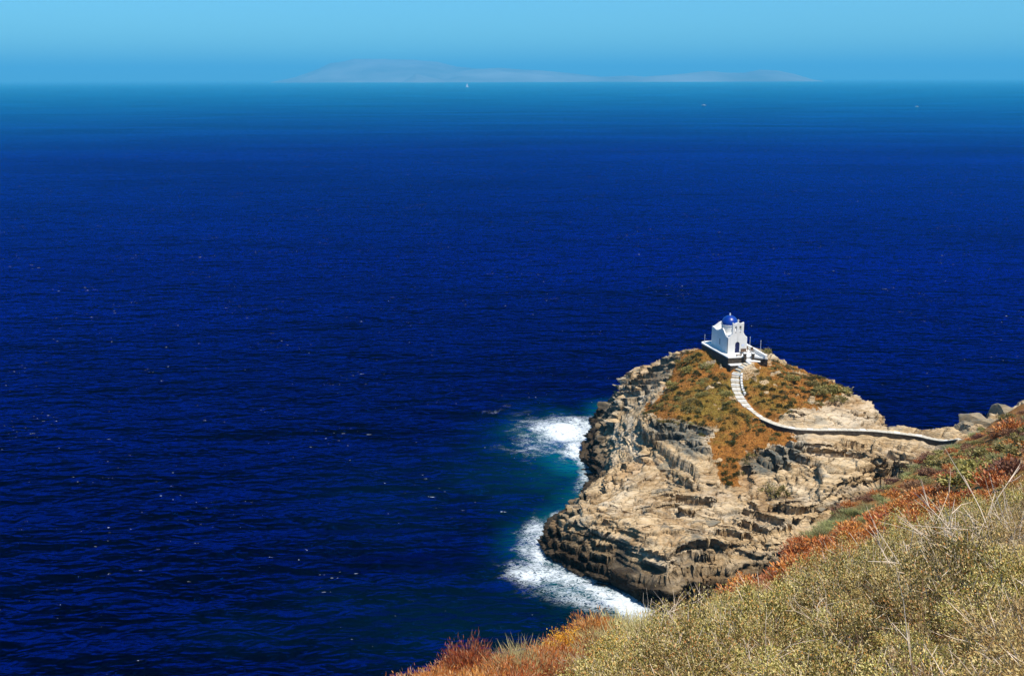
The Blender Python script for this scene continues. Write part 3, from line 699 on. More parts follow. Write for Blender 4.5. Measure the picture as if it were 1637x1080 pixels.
BL = [(1058, 614, 1.5, 1.1, 1.5), (1050, 632, 1.4, 1.1, 1.4), (1070, 600, 1.2, .9, 1.0), (1078, 580, 1.3, 1.0, 1.1), (1085, 566, 1.6, 1.2, 1.0), (1066, 590, 1.1, .9, 1.0), (1022, 622, 1.8, 1.3, 1.3), (998, 634, 2.6, 1.6, 1.5),
      (972, 648, 2.6, 1.8, 1.6), (958, 682, 1.6, 1.4, 2.2), (950, 668, 1.6, 1.4, 1.8), (930, 712, 1.7, 1.5, 1.8), (940, 700, 1.4, 1.2, 1.4), (985, 672, 2.8, 2.0, 0.9), (968, 700, 2.2, 1.8, 1.0), (915, 802, 1.5, 1.2, 0.9), (925, 778, 1.3, 1.0, 0.8), (922, 734, 1.1, 0.9, .5),
      (905, 836, 2.3, 1.8, 1.4), (885, 850, 1.8, 1.5, 1.3), (975, 850, 2.0, 1.4, 1.0), (1030, 835, 2.6, 1.5, 0.9), (1085, 830, 2.8, 1.6, 1.1), (1135, 838, 2.6, 1.4, .9), (1190, 832, 2.4, 1.4, 1.0), (1000, 815, 1.4, 1.1, 1.3), (985, 800, 1.2, .9, 1.2), (965, 815, 1.2, 1.0, 1.2), (1225, 812, 2.0, 1.2, .8),
      (1060, 745, 2.0, 1.5, 1.2), (1090, 760, 1.8, 1.2, 1.0), (1035, 722, 2.2, 1.4, 1.0), (1112, 725, 1.8, 1.3, 1.2), (1095, 705, 1.8, 1.2, .9), (1200, 738, 1.6, 1.0, 1.0), (1230, 732, 1.7, 1.1, 1.1), (1262, 722, 1.9, 1.1, 1.0), (1225, 628, 1.0, .8, 1.0), (1226, 634, .8, .6, .7), (1150, 612, 0.8, .5, .6),
      (1068, 662, 1.3, .7, .5), (1130, 682, 1.6, .4, .3), (1210, 672, .6, .4, .3), (1204, 669, .5, .4, .3), (1290, 672, 1.2, .8, .7), (1275, 668, 1.1, .7, .6), (1235, 660, .7, .5, .4), (1405, 735, 1.5, 1.1, 1.2), (1425, 725, 1.3, 1.0, 1.0), (1450, 728, 1.4, 1.0, 1.3), (1478, 716, 1.2, .9, 1.0), (1390, 765, 1.2, 1.0, .9),
      (1340, 790, 1.2, .8, .6), (1310, 815, 1.5, .9, .6), (1270, 800, 1.6, .9, .6), (1165, 800, 1.5, 1.0, .7), (1195, 770, 1.3, .9, .8), (1250, 755, 1.6, .9, .7), (1330, 735, 1.6, .9, .7), (1360, 722, 1.4, .8, .6), (1240, 830, 1.6, 1.0, .7), (1150, 735, 1.1, .8, .7), (1120, 745, 1.1, .8, .8), (1138, 770, 1.2, .8, .8), (1195, 592, .5, .3, .25)]
for i, (bx, by, sx, sy, sz) in enumerate(BL):
    p_ = cast(HG, bx, by, 112, 203)
    if p_ is not None and (i < 20 or i % 2): boulder(p_, (sx * .72, sy * .75, sz * .75), i, rng.uniform(0, 6.28) if sx < 1.5 else rng.uniform(-.5, .5), (rng.uniform(-.2, .2), rng.uniform(-.25, .15)))
# outcrop past the path's end and low rocks at the notch
for i, (bx, by, Y, sx, sy, sz) in enumerate([(1560, 672, 141, 2.6, 2.0, 2.2), (1542, 682, 140, 2.0, 1.8, 2.4), (1578, 676, 140, 2.6, 1.6, 1.4), (1530, 694, 139, 1.4, 1.2, 1.6), (1600, 672, 139, 2.2, 1.4, .9), (1555, 690, 138, 2.8, 2.0, 1.8),
                                             (1478, 690, 142, 1.6, 1.0, .8), (1494, 694, 141.5, 1.2, .9, 1.0), (1460, 689, 143, 1.5, .9, .7), (1516, 700, 139, .8, .6, .8), (1440, 686, 146, 1.2, 1, .8)]):
    q = at_y(bx, by + 3, Y); boulder(q, (sx * .85, sy * .85, sz * .9), (2, 5)[i % 2], rng.uniform(-.5, .5), (0.1, -0.1), 0.3)
def rocky(zb, pts):      # deep footing under the outcrop so that it stands on the land
    for x, y, r_, z in pts:
        boulder((x, y, z), (r_, r_ * .8, zb), int(x), x, (0, 0), 0.3)
rocky(5.0, [(67.5, 142, 3.4, 13.0), (70.5, 141, 3.2, 13.5), (64.5, 140.5, 2.2, 12.2), (74, 141, 3.4, 15)])

# ------------------------------------------------------------------ chapel
chapel = empty('chapel', tuple(cp), RZ)
tag(chapel, 'small whitewashed chapel with blue dome and twin-arched bell gable on the headland', 'chapel')
W_, L_, HW = 3.5, 7.0, 2.85
def ogee(w, z0, z1, flat, n=10):          # half profile from edge (0,z0) to the centre (w,z1), s-curve
    pts = []
    for i in range(n + 1):
        t = i / n
        pts.append((t * w, z0 + (z1 - z0) * float(sstep(0.0, 1.0, np.array(t))) ** flat))
    return pts
# body with a gently vaulted roof behind parapets
MB().box(0.12, W_ - 0.12, 0.2, L_ - 0.2, -0.6, 2.55).build('nave', M_white, chapel)
mbv = MB(); prof = [(0.13, 2.5)] + [(W_ / 2 - (W_ / 2 - 0.13) * math.cos(a), 2.55 + 0.55 * math.sin(a)) for a in np.linspace(0.05, math.pi - 0.05, 14)] + [(W_ - 0.13, 2.5)]
mbv.slab_xz(prof[::-1], 0.26, L_ - 0.26).build('roof_vault', M_white, chapel, False)
sp_ = [(0, -0.6), (0, HW), (0.5, HW + 0.02), (1.0, HW + 0.12), (1.5, HW + 0.42), (2.0, HW + 0.85), (2.45, HW + 1.08), (2.75, HW + 1.1), (3.1, HW + 0.95), (3.5, HW + 0.55), (3.95, HW + 0.3), (4.5, HW + 0.22), (5.4, HW + 0.3), (6.2, HW + 0.42), (L_, HW + 0.45), (L_, -0.6)]
MB().slab_yz(sp_, 0.0, 0.2).build('side_wall', M_white, chapel)
MB().slab_yz(sp_, W_ - 0.2, W_).build('side_wall', M_white, chapel)
bk = [(0.003, -0.6), (0.003, HW + 0.42)] + [(0.003 + x, HW + 0.42 + (z - HW)) for x, z in ogee(W_ / 2, HW, HW + 0.85, 1.1)][1:]
bk += [(W_ - x, z) for x, z in bk[::-1]][1:]
MB().slab_xz(bk[::-1], L_ - 0.22, L_ + 0.003).build('rear_wall', M_white, chapel)
# front wall with doorway cut, built of three strips plus the bell gable
dx0, dx1, dh = 1.33, 2.17, 2.05
def arch(x0, x1, zs, n=10):
    r = (x1 - x0) / 2; c = (x0 + x1) / 2
    return [(c - r * math.cos(a), zs + r * math.sin(a)) for a in np.linspace(0, math.pi, n)]
fy0, fy1 = -0.003, 0.32
GX0, GX1, GZ = 0.72, 2.78, 5.30
o_l = ogee(GX0, HW, HW + 0.62, 1.3)
left = [(0, -0.6), (dx0, -0.6), (dx0, dh - 0.42)] + arch(dx0, dx1, dh - 0.42)[1:6] + [((dx0 + dx1) / 2, HW + 0.75), (GX0, HW + 0.75)] + [(x, z) for x, z in o_l[::-1]]
right = [(W_ - x, z) for x, z in left]
fr = MB(); fr.slab_xz(left, fy0, fy1); fr.slab_xz(right[::-1], fy0, fy1); fr.build('front_wall', M_white, chapel)
ax = [(1.17, 1.52), (1.98, 2.33)]; z0, zs = HW + 1.12, HW + 1.85
g = MB(); zb = HW + 0.75
g.slab_xz([(GX0, zb), (GX1, zb), (GX1, z0), (GX0, z0)], fy0, fy1)
mid = (ax[0][1] + ax[1][0]) / 2
top_l = [(GX0, GZ + 0.16), (GX0 + 0.2, GZ + 0.10), (GX0 + 0.42, GZ - 0.02), (GX0 + 0.7, GZ + 0.06), (mid - 0.12, GZ + 0.2)]
lw = [(GX0, z0)] + [(ax[0][0], z0)] + arch(*ax[0], zs) + [(ax[0][1], z0), (mid, z0), (mid, GZ + 0.2)] + top_l[::-1]
g.slab_xz(lw, fy0, fy1); g.slab_xz([(2 * mid - x, z) for x, z in lw][::-1], fy0, fy1)
g.build('bell_gable', M_white, chapel)
for a0, a1 in ax:
    c_ = (a0 + a1) / 2
    b_ = MB().lathe([(0.0, zs + 0.05), (0.05, zs + 0.04), (0.08, zs - 0.08), (0.10, zs - 0.2), (0.14, zs - 0.27)], 12, c_, 0.16).build('bell', M_bronze, chapel, True)
    MB().tube([(c_ - 0.2, 0.16, zs + 0.07), (c_ + 0.2, 0.16, zs + 0.07)], 0.02, 5).build('bell_bar', M_wood, b_)
    MB().box(c_ - 0.07, c_ + 0.07, -0.02, 0.1, HW + 0.82, HW + 0.98).build('putlog_hole', M_dark, chapel)
dr = MB().slab_xz([(dx0 + .005, 0.02), (dx1 - .005, 0.02), (dx1 - .005, dh - 0.42)] + arch(dx0 + .005, dx1 - .005, dh - 0.42)[::-1][1:] , 0.12, 0.17).build('door', M_door, chapel)
MB().tube([(dx0 + 0.14, 0.09, 0.95), (dx0 + 0.14, 0.09, 1.1)], 0.025, 6).build('door_handle', M_metal, dr)
MB().box((dx0 + dx1) / 2 - .012, (dx0 + dx1) / 2 + .012, 0.1, 0.125, 0.03, dh - 0.45).build('door_seam', M_dark, dr)
MB().box(dx0 - 0.1, dx1 + 0.1, -0.3, 0.1, -0.05, 0.1).build('doorstep', M_white, chapel)
# drum, dome, crosses
dcx, dcy = W_ / 2, L_ / 2 + 0.05
MB().lathe([(1.38, 2.5), (1.38, 4.28), (1.46, 4.33), (1.46, 4.42), (1.2, 4.45)], 40, dcx, dcy).build('drum', M_white, chapel, False)
dome = MB().lathe([(1.36, 4.40), (1.41, 4.52)] + [(1.41 * math.cos(a), 4.52 + 1.42 * math.sin(a)) for a in np.linspace(0.08, math.pi / 2 - 0.01, 14)] + [(0.001, 5.945)], 40, dcx, dcy).build('dome', M_dome, chapel, True)
def cross(x, y, z, h, name='cross', par=chapel):
    m = MB(); m.box(x - .045, x + .045, y - .045, y + .045, z - 0.08, z + h); m.box(x - h * .36, x + h * .36, y - .04, y + .04, z + h * .58, z + h * .76)
    m.lathe([(0.0, z - 0.05), (0.12, z - 0.05), (0.12, z + 0.04), (0.05, z + 0.08), (0.0, z + 0.1)], 10, x, y)
    return m.build(name, M_white, par)
cross(dcx, dcy, 5.97, 0.42); cross(mid, 0.16, GZ + 0.2, 0.5)
for x_ in (0.55, 2.4):
    MB().lathe([(0.0, 4.75), (0.06, 4.7), (0.09, 4.6), (0.05, 4.45), (0.07, 4.38)], 10, dcx - 1.38 if x_ < 1 else dcx + 1.38, dcy).build('finial', M_white, chapel, True)
MB().box(dcx - 1.4, dcx - 1.36, dcy - .22, dcy + .22, 3.2, 3.9).build('drum_window', M_dark, chapel)
MB().box(dcx - .2, dcx + .2, dcy - 1.40, dcy - 1.36, 3.35, 3.85).build('drum_window', M_dark, chapel)
wn = MB().box(-0.006, 0.08, 3.2, 3.62, 0.85, 1.95).build('window', M_metal, chapel)
for i in range(3): MB().box(-0.02, 0.0, 3.2 + 0.105 * (i + 1) - .015, 3.2 + 0.105 * (i + 1) + .015, 0.86, 1.94).build('window_bar', M_dark, wn)
MB().box(-0.06, 0.05, 3.1, 3.72, 0.76, 0.85).build('window_sill', M_white, wn)
MB().box(2.5, 3.05, -0.02, 0.05, 1.25, 1.6).build('plaque', M_plaque, chapel)

# terrace
terr_ = empty('terrace', tuple(cp), RZ)
tag(terr_, 'whitewashed terrace on a dark dry-stone base around the chapel', 'terrace')
TP = [(-0.85, -2.25), (2.1, -2.32), (3.35, -2.75), (5.3, -4.5), (5.32, 8.0), (4.6, 8.7), (-0.4, 8.9), (-1.1, 8.6), (-1.45, 7.7)]
MB().prism(TP, -4.2, -0.12).build('stone_base', M_masonry, terr_)
def grow(poly, d):
    cx = sum(p[0] for p in poly) / len(poly); cy = sum(p[1] for p in poly) / len(poly)
    return [(x + d * (1 if x > cx else -1), y + d * (1 if y > cy else -1)) for x, y in poly]
MB().prism(grow(TP, 0.06), -0.12, -0.004).build('floor_slab', M_white, terr_)
# low white kerb on the left and round the back, higher parapet on the right
def wall_strip(pts, th, z0, z1):
    m = MB()
    for (a, b) in zip(pts[:-1], pts[1:]):
        a = np.array(a); b = np.array(b); d = (b - a) / np.linalg.norm(b - a); n = np.array((-d[1], d[0])) * th / 2; e = d * th * 0.45
        q = [a - n - e, b - n + e, b + n + e, a + n - e]; m.prism([tuple(v) for v in q], z0, z1); z1 += 0.003
    return m
wall_strip([(-0.75, -2.1), (-1.33, 7.7), (-1.0, 8.45), (-0.4, 8.75), (4.55, 8.55)], 0.34, -0.003, 0.07).build('kerb', M_white, terr_)
wall_strip([(5.1, 7.9), (5.08, -4.2)], 0.4, -0.003, 0.62).build('parapet', M_white, terr_)
wall_strip([(4.86, -3.85), (3.7, -2.85)], 0.3, -0.003, 0.14).build('kerb', M_white, terr_)
MB().prism([(-0.75, -3.1), (2.0, -3.25), (2.0, -2.36), (-0.82, -2.29)], -2.6, -1.22).build('landing', M_masonry, terr_)
MB().prism([(-0.82, -3.17), (2.05, -3.32), (2.05, -2.35), (-0.86, -2.28)], -1.22, -1.1).build('landing_slab', M_white, terr_)
MB().prism([(2.1, -3.35), (4.1, -4.1), (4.3, -3.7), (3.4, -2.8), (2.2, -2.4)], -3.0, -0.62).build('entrance_block', M_masonry, terr_)
MB().prism([(2.04, -3.42), (4.16, -4.2), (4.36, -3.7), (3.42, -2.8), (2.16, -2.36)], -0.62, -0.5).build('entrance_slab', M_white, terr_)
MB().box(2.3, 3.2, -2.75, -2.35, -0.5, -0.25).build('step', M_white, terr_)
for x_, y_ in ((2.05, -2.5), (3.42, -2.75)):
    m = MB().box(x_ - .22, x_ + .22, y_ - .22, y_ + .22, -0.6, 0.62).build('gate_pillar', M_masonry, terr_)
    MB().box(x_ - .27, x_ + .27, y_ - .27, y_ + .27, 0.62, 0.72).build('pillar_cap', M_white, m)
bn = empty('bench', placed(2.78, -0.45), RZ); tag(bn, 'small wooden bench against the chapel front beside the door', 'bench')
MB().box(-0.5, 0.5, -.2, .2, 0.40, 0.45).build('seat', M_wood, bn)
MB().box(-0.5, 0.5, .16, .21, 0.46, 0.85).build('backrest', M_wood, bn)
for sx in (-.45, .41):
    for sy in (-.18, .12): MB().box(sx, sx + .05, sy, sy + .05, 0.0, 0.4).build('leg', M_wood, bn)
    MB().box(sx, sx + .05, -.2, .16, .6, .65).build('armrest', M_wood, bn)
b2 = empty('stone_bench', placed(1.2, -1.95), RZ); tag(b2, 'low dark slab bench on the front edge of the white terrace', 'bench')
MB().box(-.55, .55, -.18, .18, .28, .36).build('seat', M_wood, b2)
for sx in (-.42, .3): MB().box(sx, sx + .12, -.14, .14, 0, .28).build('leg', M_white, b2)
def chair(lx, ly, rz, lab):
    c = empty('chair', placed(lx, ly), RZ + rz); tag(c, lab, 'chair')
    MB().box(-.22, .22, -.22, .22, .42, .46).build('seat', M_wood, c); MB().box(-.22, .22, .18, .22, .47, .9).build('backrest', M_wood, c)
    for sx in (-.21, .17):
        for sy in (-.21, .17): MB().box(sx, sx + .04, sy, sy + .04, 0, .42).build('leg', M_wood, c)
chair(4.0, 0.6, 0.3, 'wooden chair on the terrace close to the chapel corner')
chair(4.5, 0.0, -0.5, 'wooden chair on the terrace close to the right parapet')
for lx, ly, h, lab in ((-1.2, 7.2, 1.6, 'thin pale pole on the kerb behind the chapel'), (5.15, 2.2, 1.5, 'thin pale pole on the right parapet nearer the chapel'), (5.12, -2.0, 1.9, 'thin pale pole on the right parapet near its free end')):
    po = empty('pole', placed(lx, ly, 0.07 if lx < 0 else 0.62), RZ); tag(po, lab, 'pole', None)
    MB().tube([(0, 0, -0.02), (0, 0, h)], 0.035, 6).build('shaft', M_metal, po)
    MB().lathe([(0.0, h - .02), (0.06, h), (0.06, h + .08), (0.0, h + .12)], 8).build('cap', M_metal, po)

# ------------------------------------------------------------------ path, its steps, kerb blocks and retaining wall
def resample(pts, st):
    pts = np.array(pts); seg = np.linalg.norm(np.diff(pts[:, :2], axis=0), axis=1); s = np.r_[0, np.cumsum(seg)]
    t = np.arange(0, s[-1], st); return np.c_[[np.interp(t, s, pts[:, k]) for k in range(3)]].T, t
def smooth(P, n=3):
    for _ in range(n): P[1:-1] = 0.25 * P[:-2] + 0.5 * P[1:-1] + 0.25 * P[2:]
    return P
allp = np.array(path)
RP, _ = resample(allp, 0.3); RP = smooth(RP, 6)
tan = np.gradient(RP[:, :2], axis=0); tan /= np.linalg.norm(tan, axis=1)[:, None]; nor = np.c_[-tan[:, 1], tan[:, 0]]
seg = np.r_[0, np.cumsum(np.linalg.norm(np.diff(RP[:, :2], axis=0), axis=1))]
pd_, _, ptt = polydist(RP[:, 0], RP[:, 1], path, False)
k_end = int(np.argmax(ptt > 9.0))            # steps end here, plain path follows
def ribbon(P, N, w0, w1, up, dn):
    V = []; n = len(P)
    for i in range(n):
        for o_, z in ((w0, up), (w1, up), (w1, -dn), (w0, -dn)): V.append((P[i, 0] + N[i, 0] * o_, P[i, 1] + N[i, 1] * o_, P[i, 2] + z))
    F = [(i * 4 + k, i * 4 + (k + 1) % 4, i * 4 + 4 + (k + 1) % 4, i * 4 + 4 + k) for i in range(n - 1) for k in range(4)] + [(0, 3, 2, 1), (4 * n - 4, 4 * n - 3, 4 * n - 2, 4 * n - 1)]
    return V, F
pathobj = mesh_obj('path', *ribbon(RP[k_end - 1:], nor[k_end - 1:], -0.26, 0.42, 0.045, 0.4), M_white_path)
tag(pathobj, 'pale stone footpath winding from the hillside to the chapel', kind='structure')
i = 2; ks = 0
while i < k_end:
    p_ = RP[i]; a = math.atan2(tan[i, 1], tan[i, 0]); ww = 0.60 + 0.14 * random.random()
    st = MB(); st.box(-0.24, 0.19, -ww, ww, -0.45, 0.12 + 0.03 * random.random()).build('step', M_white_path if ks % 3 else M_white, pathobj)
    ob = [c for c in pathobj.children][-1]
    ob.location = (p_[0], p_[1], p_[2]); ob.rotation_euler = (0, 0, a + random.uniform(-.06, .06)); ks += 1
    i += 2 if ks % 3 else 1
i = k_end
while i < len(RP) - 3:                      # irregular flat slabs make up the plain part of the path
    n_ = random.choice((3, 3, 4)); p_ = RP[i + n_ // 2]; a = math.atan2(tan[i + 1, 1], tan[i + 1, 0]); hl = 0.15 * n_ - 0.03
    e = [random.uniform(-.06, .06) for _ in range(4)]; c_ = nor[i + 1] * 0.08
    ob = MB().prism([(-hl, -.37 + e[0]), (hl, -.37 + e[1]), (hl, .37 + e[2]), (-hl, .37 + e[3])], -0.1, 0.09 + random.uniform(0, .04)).build('paving_slab', M_white_path if random.random() < .8 else M_white, pathobj)
    ob.location = (p_[0] + c_[0], p_[1] + c_[1], p_[2]); ob.rotation_euler = (random.uniform(-.02, .02), 0, a); i += n_
# kerb blocks along the right side of the upper flight (on the uphill side of the steps)
kb = 0
for i in range(10, k_end - 4, 3):
    if not (3.6 < ptt[i] < 7.2): continue
    sgn = 1 if (nor[i] @ np.array([1, 0])) > 0 else -1
    q = RP[i, :2] + nor[i] * sgn * 1.02
    o_ = MB().box(-0.33, 0.33, -0.16, 0.16, -0.4, 0.5).build('kerb_block', M_white, pathobj)
    o_.location = (q[0], q[1], RP[i, 2]); o_.rotation_euler = (0, 0, math.atan2(tan[i, 1], tan[i, 0]))
j0 = int(np.argmax(ptt > 11.1)); j1 = int(np.argmax(ptt > 20.7)) or len(RP)
sgn = -1 if (nor[(j0 + j1) // 2] @ np.array([0, -1])) < 0 else 1
wl = empty('retaining_wall', tuple(RP[j0]), 0); tag(wl, 'low dark stone retaining wall with white coping below the footpath', 'wall')
Pw = RP[j0:j1] - RP[j0]; Nw = nor[j0:j1] * sgn
mesh_obj('masonry', *ribbon(Pw, Nw, 0.56, 0.84, 0.16, 1.9), M_masonry, wl)
mesh_obj('coping', *ribbon(Pw, Nw, 0.53, 0.87, 0.25, -0.163), M_white_path, wl)

# ------------------------------------------------------------------ vegetation meshes
def leaves(centres, dirs, ln, wd, r2):
    n = len(centres)
    d = dirs / (np.linalg.norm(dirs, axis=1)[:, None] + 1e-9)
    s = np.cross(d, r2.normal(size=(n, 3))); s /= np.linalg.norm(s, axis=1)[:, None] + 1e-9
    L = ln * r2.uniform(0.6, 1.3, n)[:, None]; Wd = wd * r2.uniform(0.7, 1.3, n)[:, None]
    a = centres; b = centres + d * L * 0.5 + s * Wd; c = centres + d * L; e = centres + d * L * 0.5 - s * Wd
    return np.stack([a, b, c, e], 1).reshape(-1, 3), np.arange(n * 4).reshape(-1, 4)
def mk(name, V, F, mat):
    o = mesh_obj(name, V, F, mat); me = o.data; bpy.data.objects.remove(o); return me
def dome_pts(n, r2, rx=1.0, rz=0.8, shell=0.55):
    v = r2.normal(size=(n, 3)); v[:, 2] = np.abs(v[:, 2]); v /= np.linalg.norm(v, axis=1)[:, None]
    rad = 1 - (1 - shell) * r2.random(n) ** 1.5
    v = v * rad[:, None]; return v * np.array([rx, rx, rz])
def leafy(seed, n=11000, clumps=80, ln=0.042, wd=0.0095, rz=0.8, spread=0.085, mat=None, shell=0.7):
    r2 = np.random.default_rng(seed)
    c = dome_pts(clumps, r2, 0.92, rz, shell); c *= (1 + 0.22 * r2.normal(size=(clumps, 1))).clip(0.6, 1.3)
    k = r2.integers(0, clumps, n); p = c[k] + r2.normal(size=(n, 3)) * spread * r2.uniform(0.5, 1.4, (clumps, 1))[k]
    p[:, 2] = np.maximum(p[:, 2], 0.02)
    d = p * np.array([1, 1, 0.9]) + np.array([0, 0, 0.25]) + r2.normal(size=(n, 3)) * 0.55
    V, F = leaves(p, d, ln, wd, r2)
    st = MB()
    for q in c[:26]:
        m = q * 0.5 + r2.normal(size=3) * 0.05; m[2] = abs(m[2]) * 0.9
        st.tube([(0, 0, -0.15), m, q], [0.018, 0.011, 0.004], 3)
    if n < 9000: return mk('foliage', V, F, mat), mk('stems', np.array(st.v), [f for f in st.f], M_stem)
    m_ = 240; k = r2.integers(0, clumps, m_); p = c[k] * r2.uniform(0.75, 1.0, (m_, 1)) + r2.normal(size=(m_, 3)) * 0.1
    Vt, Ft = leaves(p, p + r2.normal(size=(m_, 3)) * 0.6 + np.array([0, 0, .3]), 0.30, 0.0035, r2)
    return mk('foliage', V, F, mat), mk('stems', np.array(st.v), [f for f in st.f], M_stem), mk('dry_twigs', Vt, Ft, M_bleach)
def twiggy(seed, n=5200, ln=0.12, wd=0.0075, rz=0.85, mat=None, up=0.5, clumps=60):
    r2 = np.random.default_rng(seed)
    c = dome_pts(clumps, r2, 0.8, rz * 0.8, 0.45)
    k = r2.integers(0, clumps, n); p = c[k] * r2.uniform(0.5, 1.05, (n, 1)) + r2.normal(size=(n, 3)) * 0.09
    p[:, 2] = np.maximum(p[:, 2], 0.0)
    d = p * 1.0 + np.array([0, 0, up]) + r2.normal(size=(n, 3)) * 0.35
    V, F = leaves(p, d, ln, wd, r2)
    st = MB()
    for q in c[:20]: st.tube([(0, 0, -0.15), q * 0.55 + r2.normal(size=3) * 0.04, q * 1.05], [0.016, 0.010, 0.004], 3)
    return mk('twigs', V, F, mat), mk('stems', np.array(st.v), [f for f in st.f], M_stem)
def tuft(seed, n=900, ln=0.55, wd=0.006, mat=None, fan=0.8):
    r2 = np.random.default_rng(seed)
    p = r2.normal(size=(n, 3)) * np.array([0.3, 0.3, 0.0]); p[:, 2] = r2.uniform(-0.05, 0.25, n)
    d = np.c_[p[:, :2] * fan + r2.normal(size=(n, 2)) * 0.3, np.full(n, 0.75)]
    V, F = leaves(p, d, ln, wd, r2); return mk('blades', V, F, mat)
G_LEAF = [leafy(s, mat=M_leaf) for s in (11, 12, 13, 14)]
M_tan = leaf_material('straw_tan_leaves', [(0.20, 0.12, 0.03), (0.42, 0.29, 0.10), (0.55, 0.42, 0.20), (0.50, 0.30, 0.10)])
G_TAN = [leafy(s, 10000, 70, 0.045, 0.007, mat=M_tan) for s in (15, 16)]
G_RUST = [twiggy(s, mat=M_rust) for s in (21, 22, 23)]
G_FAR_RUST = [twiggy(s, 1300, 0.17, 0.028, mat=M_rust)[0] for s in (24, 25)]
G_PURP = [twiggy(s, 1300, 0.17, 0.026, mat=M_purple)[0] for s in (26, 27)]
G_ORANGE = [leafy(s, 3500, 60, 0.05, 0.016, 0.8, 0.11, M_orange) for s in (31, 32)]
G_STRAW = [tuft(s, mat=M_straw) for s in (41, 42)]
G_PALE = [tuft(s, 900, 0.5, 0.012, M_palegreen, 1.2) for s in (43, 44)]
G_OLIVE = [leafy(s, 1100, 26, 0.17, 0.055, 0.65, 0.14, M_olive)[0] for s in (51, 52, 53)]
G_DARK = [leafy(s, 700, 18, 0.2, 0.07, 0.8, 0.18, M_darkgreen)[0] for s in (61, 62, 63)]
def put(name, parts, loc, sc, label, cat, group, tilt=0.0):
    # parts: one mesh, or (foliage, stems) under an empty at the base
    if isinstance(parts, tuple):
        e = empty(name, loc, random.uniform(0, 6.28)); e.scale = sc
        for me in parts:
            o = bpy.data.objects.new(me.name.split('.')[0], me); C.objects.link(o); o.parent = e
            if me.name.startswith('dry_twigs'): o['kind'] = 'stuff'
    else:
        e = bpy.data.objects.new(name, parts); C.objects.link(e); e.location = loc; e.scale = sc
        e.rotation_euler = (random.uniform(-tilt, tilt), random.uniform(-tilt, tilt), random.uniform(0, 6.28))
    return tag(e, label, cat, group)

# ---- near slope
GREEN_PX = [(1030, 1015), (1100, 988), (1200, 948), (1290, 918), (1370, 895), (1430, 860), (1520, 820), (1660, 785), (1800, 770), (1800, 1300), (960, 1300), (985, 1070)]
RUST_PX = [(1060, 985), (1140, 950), (1215, 905), (1300, 850), (1400, 812), (1440, 795), (1520, 790), (1640, 750), (1700, 750), (1660, 785), (1520, 820), (1430, 860), (1370, 895), (1290, 918), (1200, 948), (1100, 988)]
RUST2_PX = [(620, 1130), (640, 1085), (760, 1040), (860, 1040), (930, 995), (1010, 990), (1010, 1025), (900, 1040), (870, 1075), (800, 1130)]
def scatter(x0, x1, y0, y1, mind, n, seed):
    r2 = np.random.default_rng(seed); out = []
    for x, y in np.c_[r2.uniform(x0, x1, n), r2.uniform(y0, y1, n)]:
        if all((x - a) ** 2 + (y - b) ** 2 > mind ** 2 for a, b in out): out.append((x, y))
    return np.array(out)
def classify(P, dz):
    Q = np.c_[P, [hillz(x, y) + dz for x, y in P]]; px, py = project(Q); return Q, px, py
near = scatter(-4, 13, 3.6, 34, 0.66, 6000, 5)
insE = inpoly(near[:, 0], near[:, 1], EDGE)
Q, px, py = classify(near, 0.5)
cnt = dict(g=0, r=0)
for q, a, b, ok in zip(Q, px, py, insE):
    if not ok or not (560 < a < 1760 and b < 1300): continue
    loc = (q[0], q[1], q[2] - 0.58)
    if inpoly(np.array([a]), np.array([b]), GREEN_PX)[0]:
        if fbm(np.array(q[0] / 2.2), np.array(q[1] / 2.2), 0, 33, 2) + random.uniform(-.25, .25) > 0.36:
            s = random.uniform(.5, .8); put('dry_leafy_shrub', G_TAN[cnt['g'] % 2], loc, (s, s, s), 'straw-tan half-dry shrub among the grey-green thicket on the near slope', 'shrub', 'straw-tan shrubs in the near thicket'); cnt['g'] += 1
            continue
        s = min(random.choice((.45, .6, .75, 1.0)) * random.uniform(0.85, 1.1), 0.30 + 0.05 * q[1]); put('leafy_shrub', G_LEAF[cnt['g'] % 4], loc, (s, s, s * random.uniform(0.9, 1.25)), 'grey-green small-leaved shrub in the dense thicket on the near slope', 'shrub', 'thicket of leafy shrubs on the near slope'); cnt['g'] += 1
    elif inpoly(np.array([a]), np.array([b]), RUST_PX)[0] or inpoly(np.array([a]), np.array([b]), RUST2_PX)[0]:
        s = random.uniform(0.5, 0.8); low = a < 1030
        put('dry_shrub', G_RUST[cnt['r'] % 3], loc, (s, s, s * random.uniform(0.9, 1.2)),
            'rust-red dry twiggy shrub on the lip of the slope above the sea' if low else 'rust-red dry twiggy shrub behind the grey-green thicket', 'shrub',
            'rust shrubs on the lip above the sea' if low else 'rust shrubs behind the leafy thicket'); cnt['r'] += 1
def hand(px_, py_, Y, dz=0.0):
    q = at_y(px_, py_, Y); return (q[0], q[1], hillz(q[0], q[1]) + dz)
def place_top(px_, py_, hgt, y0=8.0, y1=60.0):
    Ys = np.arange(y0, y1, 0.1); d = ray(px_, py_); d = d / d[1]
    zz = H + d[2] * Ys - hill_h(d[0] * Ys, Ys); k = int(np.argmax(zz <= hgt)) if (zz <= hgt).any() else int(np.argmin(np.where(Ys > 12, zz, 99)))
    return (d[0] * Ys[k], Ys[k], H + d[2] * Ys[k] - zz[k])
